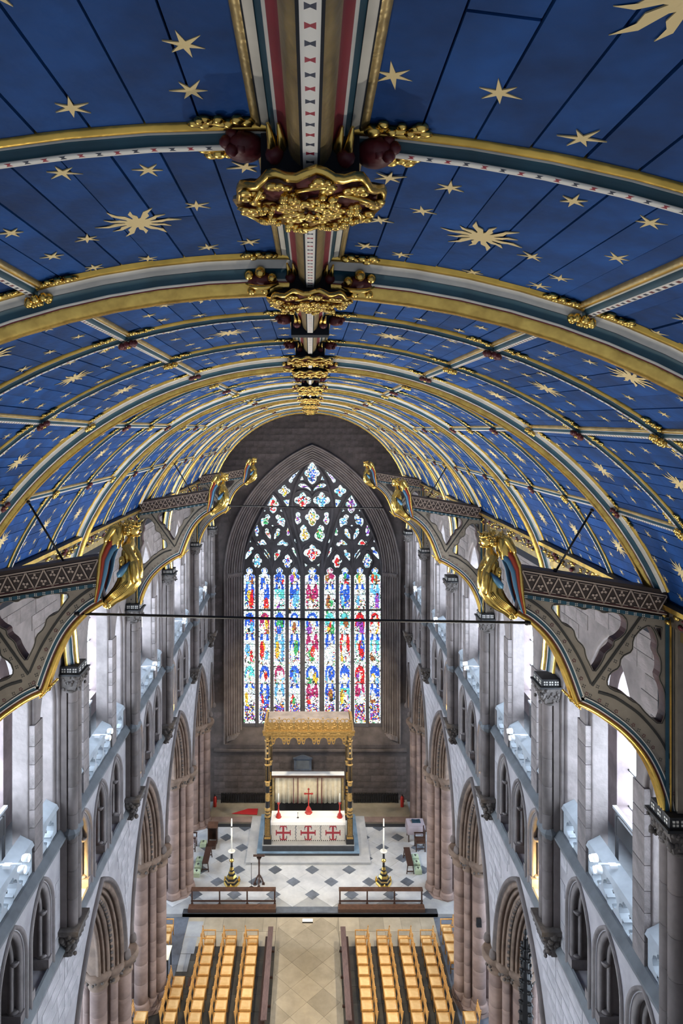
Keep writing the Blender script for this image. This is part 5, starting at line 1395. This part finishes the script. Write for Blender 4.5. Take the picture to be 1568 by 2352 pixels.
m = MB(); m.box(-CW - .06, CW + .06, -CD - .05, -CD + .07, 5.42, 5.62, 'canopy_gold', taper=.0); m.box(-CW - .09, CW + .09, -CD - .09, -CD + .05, 5.58, 5.66, 'canopy_gold'); m.box(-CW - .06, -CW + .06, -CD, CD, 5.42, 5.62, 'canopy_gold'); m.box(CW - .06, CW + .06, -CD, CD, 5.42, 5.62, 'canopy_gold'); m.build('cornice', cb)
m = MB()
for q in range(9): m.ball((-CW + .24 + q * .49, -CD - .055, 5.51), .05, 'canopy_gold', 8, 5, (2.4, .4, .7))
m.build('cornice_carving', cb)
for q in range(6):                                          # pierced cresting panels
    x0 = -CW + .04 + q * (2 * CW - .08) / 6; x1 = x0 + (2 * CW - .08) / 6 - .03; xc = (x0 + x1) / 2; g = empty('cresting_panel', (xc, -CD, 5.64), 0, cb); h = (x1 - x0) / 2
    m = MB()
    for sg in (-1, 1):
        for cx, cz, r in ((.17, .12, .12), (.20, .32, .13), (.10, .50, .10), (.27, .50, .05)):
            m.tube([(sg * (cx + r * math.cos(a * math.pi / 6)), 0, cz + r * math.sin(a * math.pi / 6)) for a in range(13)], .020, 'canopy_gold', 6)
        m.ball((sg * .20, -.01, .32), .05, 'canopy_gold', 8, 5, (1, .5, 1)); m.ball((sg * .12, -.01, .13), .06, 'canopy_gold', 8, 5, (1, .5, 1))
    m.box(-h, h, -.012, .012, 0, .05, 'canopy_gold'); m.box(-h, h, .0, .02, .05, .40, 'canopy_gold'); m.build('scrollwork', g)
    m = MB(); m.box(h + .0, h + .03, -.02, .02, 0, .60, 'old_gold'); m.ball((h + .015, 0, .64), .045, 'canopy_gold', 8, 6); m.build('finial', g)
for q in range(5):                                          # hanging cusped fringe
    x0 = -1.86 + q * 3.72 / 5; wq = 3.72 / 5
    out = [(x0, 0), (x0, -.22), (x0 + .05, -.42), (x0 + .11, -.46), (x0 + .17, -.40), (x0 + .19, -.28), (x0 + .24, -.17), (x0 + wq / 2, -.10), (x0 + wq - .24, -.17), (x0 + wq - .19, -.28), (x0 + wq - .17, -.40), (x0 + wq - .11, -.46), (x0 + wq - .05, -.42), (x0 + wq, -.22), (x0 + wq, 0)]
    m = MB(); m.plate(out, [circle(x0 + .11, -.34, .045, 10), circle(x0 + wq - .11, -.34, .045, 10), circle(x0 + .12, -.18, .05, 10), circle(x0 + wq - .12, -.18, .05, 10)], lambda u, v, t: (u, t, 5.43 + v), -CD - .02, -CD + .03, 'canopy_gold'); m.build('fringe', cb)
light('SPOT', 'canopy_light', (1.2, 27.8, 13.4), 900, (1.0, .85, .62), (0, 33.2, 5.0), .1, 30, .9)
# ================================================================== SANCTUARY FURNISHINGS
def hexprof(m, prof, mts): m.lathe(prof, (0, 0, 0), mts[0], 6, mats=mts)
for s, x in ((-1, -3.66), (1, 3.43)):
    r_ = tag(empty('standing_candlestick', (x, 31.08, PF)), 'tall black and gold standing candlestick with white candle, %s of the altar' % SIDE[s], 'candlestick', 'standing candlesticks')
    prof = [(.36, 0), (.37, .05), (.33, .13), (.30, .13), (.29, .22), (.27, .22), (.27, .27), (.25, .27), (.24, .36), (.24, .36), (.18, .46), (.16, .46), (.15, .55), (.15, .55), (.11, .63), (.10, .63), (.10, .70), (.10, .70), (.065, .82)]
    mts = ['gilt', 'gilt', 'black', 'black', 'old_gold', 'old_gold', 'black', 'black', 'gilt', 'gilt', 'black', 'black', 'gilt', 'gilt', 'black', 'black', 'gilt', 'gilt']
    m = MB(); hexprof(m, prof, mts); m.build('base', r_)
    for q in range(3):
        a = q * 2 * math.pi / 3 + R(-90); m = MB(); c = Vector((.38 * math.cos(a), .38 * math.sin(a), 0)); m.box(c.x - .05, c.x + .05, c.y - .05, c.y + .05, 0, .10, 'gilt'); m.ball(c + Vector((0, 0, .17)), .06, 'gold_paint', 8, 6, (.7, .7, 1.5)); m.tube([c + Vector((0, 0, .1)), c * .8 + Vector((0, 0, .14))], .03, 'gilt', 6); m.build('foot', r_)
    m = MB(); m.lathe([(.055, .80), (.05, 1.04), (.10, 1.08), (.11, 1.12), (.10, 1.16), (.05, 1.20), (.05, 1.48), (.075, 1.50)], (0, 0, 0), 'black', 12, mats=['black', 'gilt', 'gilt', 'gilt', 'gilt', 'black', 'black']); m.build('stem', r_)
    m = MB(); m.lathe([(.05, 1.48), (.15, 1.52), (.17, 1.56), (.16, 1.57), (.04, 1.53)], (0, 0, 0), 'wax', 14); m.build('drip_pan', r_)
    m = MB(); m.lathe([(.036, 1.53), (.034, 2.66), (.034, 2.66), (.036, 2.66), (.036, 2.72), (.032, 2.72), (.028, 3.05), (.006, 3.08)], (0, 0, 0), 'wax', 12, mats=['wax', 'wax', 'wax', 'black', 'black', 'wax', 'wax']); m.build('candle', r_)
r_ = tag(empty('lectern', (-2.38, 31.08, PF)), 'dark carved wooden lectern standing before the altar steps', 'lectern')
m = MB(); m.lathe([(.05, .35), (.06, .42), (.04, .5), (.035, .8), (.05, 1.0), (.04, 1.1), (.07, 1.18), (.12, 1.26)], (0, 0, 0), 'wood_dark', 10); m.build('stem', r_)
for q in range(4):
    a = q * math.pi / 2; d = Vector((math.cos(a), math.sin(a), 0)); m = MB(); m.tube([d * .04 + Vector((0, 0, .42)), d * .12 + Vector((0, 0, .28)), d * .19 + Vector((0, 0, .10)), d * .24 + Vector((0, 0, .03))], [.035, .04, .035, .03], 'wood_dark', 6); m.box(d.x * .2 - .06, d.x * .2 + .06, d.y * .2 - .06, d.y * .2 + .06, 0, .05, 'wood_dark'); m.build('foot', r_)
m = MB(); T = Matrix.Translation((0, 0, 1.34)) @ Matrix.Rotation(R(-28), 4, 'X'); m.box(-.26, .26, -.20, .20, -.03, .03, 'wood_dark', T); m.box(-.26, .26, -.22, -.19, .02, .06, 'wood_dark', T)
m.box(-.05, .05, -.05, .05, 1.20, 1.33, 'wood_dark')
m.build('book_rest', r_)
r_ = tag(empty('microphone_stand', (-2.72, 30.82, PF)), 'thin black microphone stand with round base beside the lectern', 'stand')
m = MB(); m.lathe([(.12, 0), (.12, .02), (.03, .04)], (0, 0, 0), 'iron', 16); m.build('base', r_); m = MB(); m.tube([(0, 0, .03), (0, 0, 1.1)], .012, 'iron', 8); m.build('pole', r_); m = MB(); m.ball((0, 0, 1.13), .025, 'iron', 8, 6); m.build('microphone', r_)
def bench(x, y, L, lab, top='wood_dark', h=.48):
    r_ = tag(empty('bench', (x, y, PF)), lab, 'bench', 'dark sanctuary benches'); m = MB(); m.box(-.15, .15, -L / 2, L / 2, h - .05, h, top); m.build('seat', r_)
    for sx_ in (-.12, .12):
        for yy in (-L / 2 + .08, L / 2 - .08): m = MB(); m.hexa([Vector(p) for p in ((sx_ * 1.4 - .02, yy - .02, 0), (sx_ * 1.4 + .02, yy - .02, 0), (sx_ * 1.4 + .02, yy + .02, 0), (sx_ * 1.4 - .02, yy + .02, 0), (sx_ - .02, yy - .02, h - .05), (sx_ + .02, yy - .02, h - .05), (sx_ + .02, yy + .02, h - .05), (sx_ - .02, yy + .02, h - .05))], top); m.build('leg', r_)
    m = MB(); m.box(-.15, .15, -L / 2 + .06, -L / 2 + .10, .10, .14, top); m.box(-.15, .15, L / 2 - .10, L / 2 - .06, .10, .14, top); m.build('stretcher', r_)
bench(-5.03, 32.5, 1.25, 'dark bench beside the row of pale green kneelers on the left'); bench(4.78, 32.4, 1.35, 'dark bench beside the kneelers on the right of the sanctuary')
pd = tag(empty('prayer_desk', (-5.0, 34.0, PF)), 'dark prayer desk with a brown sloping top, far left of the sanctuary', 'desk')
m = MB(); T = Matrix.Translation((0, .28, .86)) @ Matrix.Rotation(R(15), 4, 'X'); m.box(-.26, .26, -.2, .2, -.025, .025, 'wood_brown', T); m.build('sloping_top', pd)
for x in (-.22, .22): m = MB(); m.box(x - .02, x + .02, .10, .45, 0, .84, 'wood_dark'); m.build('side', pd)
m = MB(); m.box(-.22, .22, -.35, .12, .0, .16, 'wood_dark'); m.build('kneeling_board', pd)
m = MB(); m.box(-.22, .22, .40, .44, .05, .80, 'wood_dark'); m.build('front_panel', pd)
kn = [(-5.40, 31.70, 'nearest of the three pale green kneelers in a row on the left'), (-5.41, 32.18, 'middle of the three pale green kneelers in a row on the left'), (-5.42, 32.66, 'farthest of the three pale green kneelers in a row on the left'), (-5.44, 33.95, 'single pale green kneeler beside the prayer desk'), (5.18, 32.85, 'farthest of the three kneelers beside the right bench'), (5.17, 32.38, 'middle of the three kneelers beside the right bench'), (5.17, 31.90, 'nearest of the three kneelers beside the right bench')]
for x, y, lab in kn:
    r_ = tag(empty('kneeler', (x, y, PF)), lab, 'kneeler', 'embroidered kneelers'); m = MB(); m.box(-.16, .16, -.15, .15, 0, .19, 'kneeler'); m.box(-.15, .15, -.14, .14, .19, .23, 'kneeler', taper=.03); m.build('cushion', r_)
    m = MB(); m.box(-.02, .02, -.08, .08, .225, .234, 'black'); m.box(-.06, .06, -.0, .04, .225, .234, 'black'); m.build('cross_emblem', r_)
def dark_chair(x, y, rz, lab, seat='wood_brown'):
    r_ = tag(empty('carved_chair', (x, y, PF), rz), lab, 'chair', 'dark sanctuary chairs')
    m = MB(); m.box(-.25, .25, -.26, .26, .42, .48, seat, taper=.01); m.build('seat', r_)
    for a in (-.22, .22):
        for b in (-.23, .23): m = MB(); m.box(a - .025, a + .025, b - .025, b + .025, 0, .68 if a > 0 else 1.05, 'wood_dark'); m.build('leg', r_)
    m = MB(); m.box(-.24, -.20, -.2, .2, .60, 1.02, 'wood_dark'); m.build('backrest', r_)
    for b in (-.23, .23): m = MB(); m.box(-.22, .26, b - .03, b + .03, .66, .70, 'wood_dark'); m.build('armrest', r_)
    m = MB(); m.box(-.22, .22, -.24, -.21, .12, .16, 'wood_dark'); m.box(-.22, .22, .21, .24, .12, .16, 'wood_dark'); m.build('stretcher', r_)
dark_chair(-6.0, 33.7, 0, 'dark armchair with a pinkish seat between the left piers', 'cloth_mauve'); dark_chair(-6.0, 32.5, 0, 'dark armchair nearer the rail, mostly hidden by the left pier'); dark_chair(5.55, 33.7, math.pi, 'brown carved armchair behind the right bench')
tb = tag(empty('credence_table', (5.45, 34.55, PF)), 'small table under a mauve-grey cloth beside the right pier', 'table')
m = MB(); m.box(-.42, .42, -.33, .33, .80, .83, 'wood_dark'); m.build('table_top', tb)
for x in (-.38, .38):
    for y in (-.29, .29): m = MB(); m.box(x - .025, x + .025, y - .025, y + .025, 0, .80, 'wood_dark'); m.build('leg', tb)
ct = MB(); N = 48; S = [[], [], []]
for k in range(N + 1):
    a = 2 * math.pi * k / N; cx, cy = math.cos(a), math.sin(a); q = max(abs(cx) / .45, abs(cy) / .36); x, y = cx / q, cy / q
    S[0].append((x * .97, y * .97, .845)); S[1].append((x, y, .83)); S[2].append((x * (1.05 + .03 * math.sin(k * 1.7)), y * (1.05 + .03 * math.sin(k * 1.7)), .42))
ct.strands(S, 'cloth_mauve'); b0 = len(ct.v); ct.face(list(range(0, N)), 'cloth_mauve'); tag(ct.build('tablecloth', None, (5.45, 34.55, PF)), 'mauve-grey cloth draped over the small table by the right pier', 'tablecloth')
bk = tag(empty('book', (5.50, 34.62, PF + .85)), 'dark open book on the cloth-covered table', 'book'); m = MB(); m.hexa([Vector(p) for p in ((-.22, -.15, 0), (0, -.15, 0), (0, .15, 0), (-.22, .15, 0), (-.21, -.14, .05), (0, -.14, .02), (0, .14, .02), (-.21, .14, .05))], 'navy'); m.build('cover', bk); m = MB(); m.hexa([Vector(p) for p in ((0, -.15, 0), (.22, -.15, 0), (.22, .15, 0), (0, .15, 0), (0, -.14, .02), (.21, -.14, .05), (.21, .14, .05), (0, .14, .02))], 'navy'); m.build('pages', bk)
# ================================================================== EAST END
st = tag(empty('sanctuary_kerb', (0, 36.9, PF)), 'low reddish stone kerb and ledge along the foot of the east wall', 'step', kind='structure')
m = MB(); m.box(-5.5, 5.5, -1.05, 1.1, 0, .10, 'flag'); m.build('ledge', st); m = MB(); m.box(-5.5, 5.5, -1.08, -.62, .08, .125, 'stone_pink'); m.build('nosing', st); m = MB(); m.box(-5.5, 5.5, -1.35, -1.08, -.01, .02, 'step_black'); m.build('dark_strip', st)
for s, x0, x1, lab in ((-1, -5.05, -2.55, 'left'), (1, 2.45, 5.0, 'right')):
    r_ = tag(empty('radiator', ((x0 + x1) / 2, 37.72, PF + .10)), 'long low black radiator on the %s below the east wall' % lab, 'radiator', 'east wall radiators'); h = (x1 - x0) / 2
    n = 26
    for k in range(n): x = -h + (k + .5) * 2 * h / n; m = MB(); m.box(x - .038, x + .038, -.10, .10, .06, .50, 'black', taper=.012); m.build('column', r_)
    m = MB(); m.box(-h, h, -.03, .03, .10, .16, 'black'); m.box(-h, h, -.03, .03, .40, .46, 'black'); m.box(-h, -h + .06, -.06, .06, 0, .08, 'black'); m.box(h - .06, h, -.06, .06, 0, .08, 'black'); m.build('pipe', r_)
for x, y, lab in ((-5.33, 37.3, 'left'), (5.15, 37.3, 'right')):
    r_ = tag(empty('fire_extinguisher', (x, y, PF + .10)), 'red fire extinguisher on the floor by the %s corner of the east wall' % lab, 'extinguisher', 'fire extinguishers'); m = MB(); m.lathe([(.09, 0), (.10, .03), (.10, .48), (.06, .56), (.03, .60)], (0, 0, 0), 'altar_red', 14); m.build('cylinder', r_)
    m = MB(); m.box(-.02, .02, -.06, .03, .60, .66, 'black'); m.tube([(0, .03, .62), (.10, 0, .55), (.115, 0, .25)], .014, 'black', 6); m.build('valve_and_hose', r_)
rg = tag(empty('red_mat', (-3.55, 36.75, PF + .127)), 'bright red mat on the floor behind the altar at left', 'mat'); m = MB(); P = [(-.75, -.20), (.65, -.30), (.65, .28), (.1, .28)]; m.hexa([Vector((x, y, 0)) for x, y in P] + [Vector((x, y, .015)) for x, y in P], 'carpet_red'); m.build('pile', rg)
tb = tag(empty('memorial_tablet', (-.42, 37.955, 1.98)), 'grey stone memorial tablet with a pediment on the east wall', 'tablet')
m = MB(); m.box(-.50, .50, -.10, 0, 0, .66, 'slate'); m.build('slab', tb); m = MB(); m.box(-.56, .56, -.14, 0, .66, .72, 'slate'); m.hexa([Vector(p) for p in ((-.52, -.12, .72), (.52, -.12, .72), (.52, 0, .72), (-.52, 0, .72), (-.06, -.12, .86), (.06, -.12, .86), (.06, 0, .86), (-.06, 0, .86))], 'slate'); m.build('pediment', tb); m = MB(); m.box(-.36, .36, -.12, -.10, .10, .56, 'ledge'); m.build('panel', tb)
# black crocketed pinnacle of the choir stalls, seen through the nearest right arch
pn = tag(empty('stall_pinnacle', (6.0, 18.55, 2.105)), 'black crocketed pinnacle of the choir stalls in the nearest right arch', 'pinnacle')
m = MB(); m.lathe([(.20, 0), (.18, 3.0), (.11, 4.2), (.03, 5.2), (.07, 5.26), (.02, 5.36)], (0, 0, 0), 'black', 8); m.build('spire', pn)
for q in range(4):
    m = MB(); a = q * math.pi / 2 + .4
    m.tube([(math.cos(a) * .2, math.sin(a) * .2, 0), (math.cos(a) * .05, math.sin(a) * .05, 5.1)], .03, 'black', 6)
    for k in range(17):
        z = .2 + k * .29; r = .21 - .032 * k * .29; m.ball((math.cos(a) * (r + .035), math.sin(a) * (r + .035), z), .062, 'black', 6, 5, (1.2, 1.2, .8)); m.ball((math.cos(a) * (r + .095), math.sin(a) * (r + .095), z + .04), .045, 'black', 6, 5)
    m.build('crocket_row', pn)
ls = tag(empty('loudspeaker', (6.1, 24.10, 3.4)), 'small black loudspeaker high on the pier beside the right-hand chairs', 'loudspeaker'); m = MB(); m.box(-.09, .09, -.06, .06, 0, .28, 'black', taper=.008); m.build('case', ls); m = MB(); m.lathe([(.06, -.065), (.02, -.06)], (0, 0, .12), 'iron', 12, 'Y'); m.build('grille', ls)
sb = tag(empty('stall_screen', (6.05, 18.6, 0)), 'dark wooden screen of the choir stalls under the nearest right arch', 'screen'); m = MB(); m.box(-.15, .15, -1.6, .3, 0, 2.0, 'wood_dark'); m.build('panel', sb); m = MB(); m.box(-.2, .2, -1.65, .35, 2.0, 2.1, 'wood_dark'); m.build('cornice', sb)
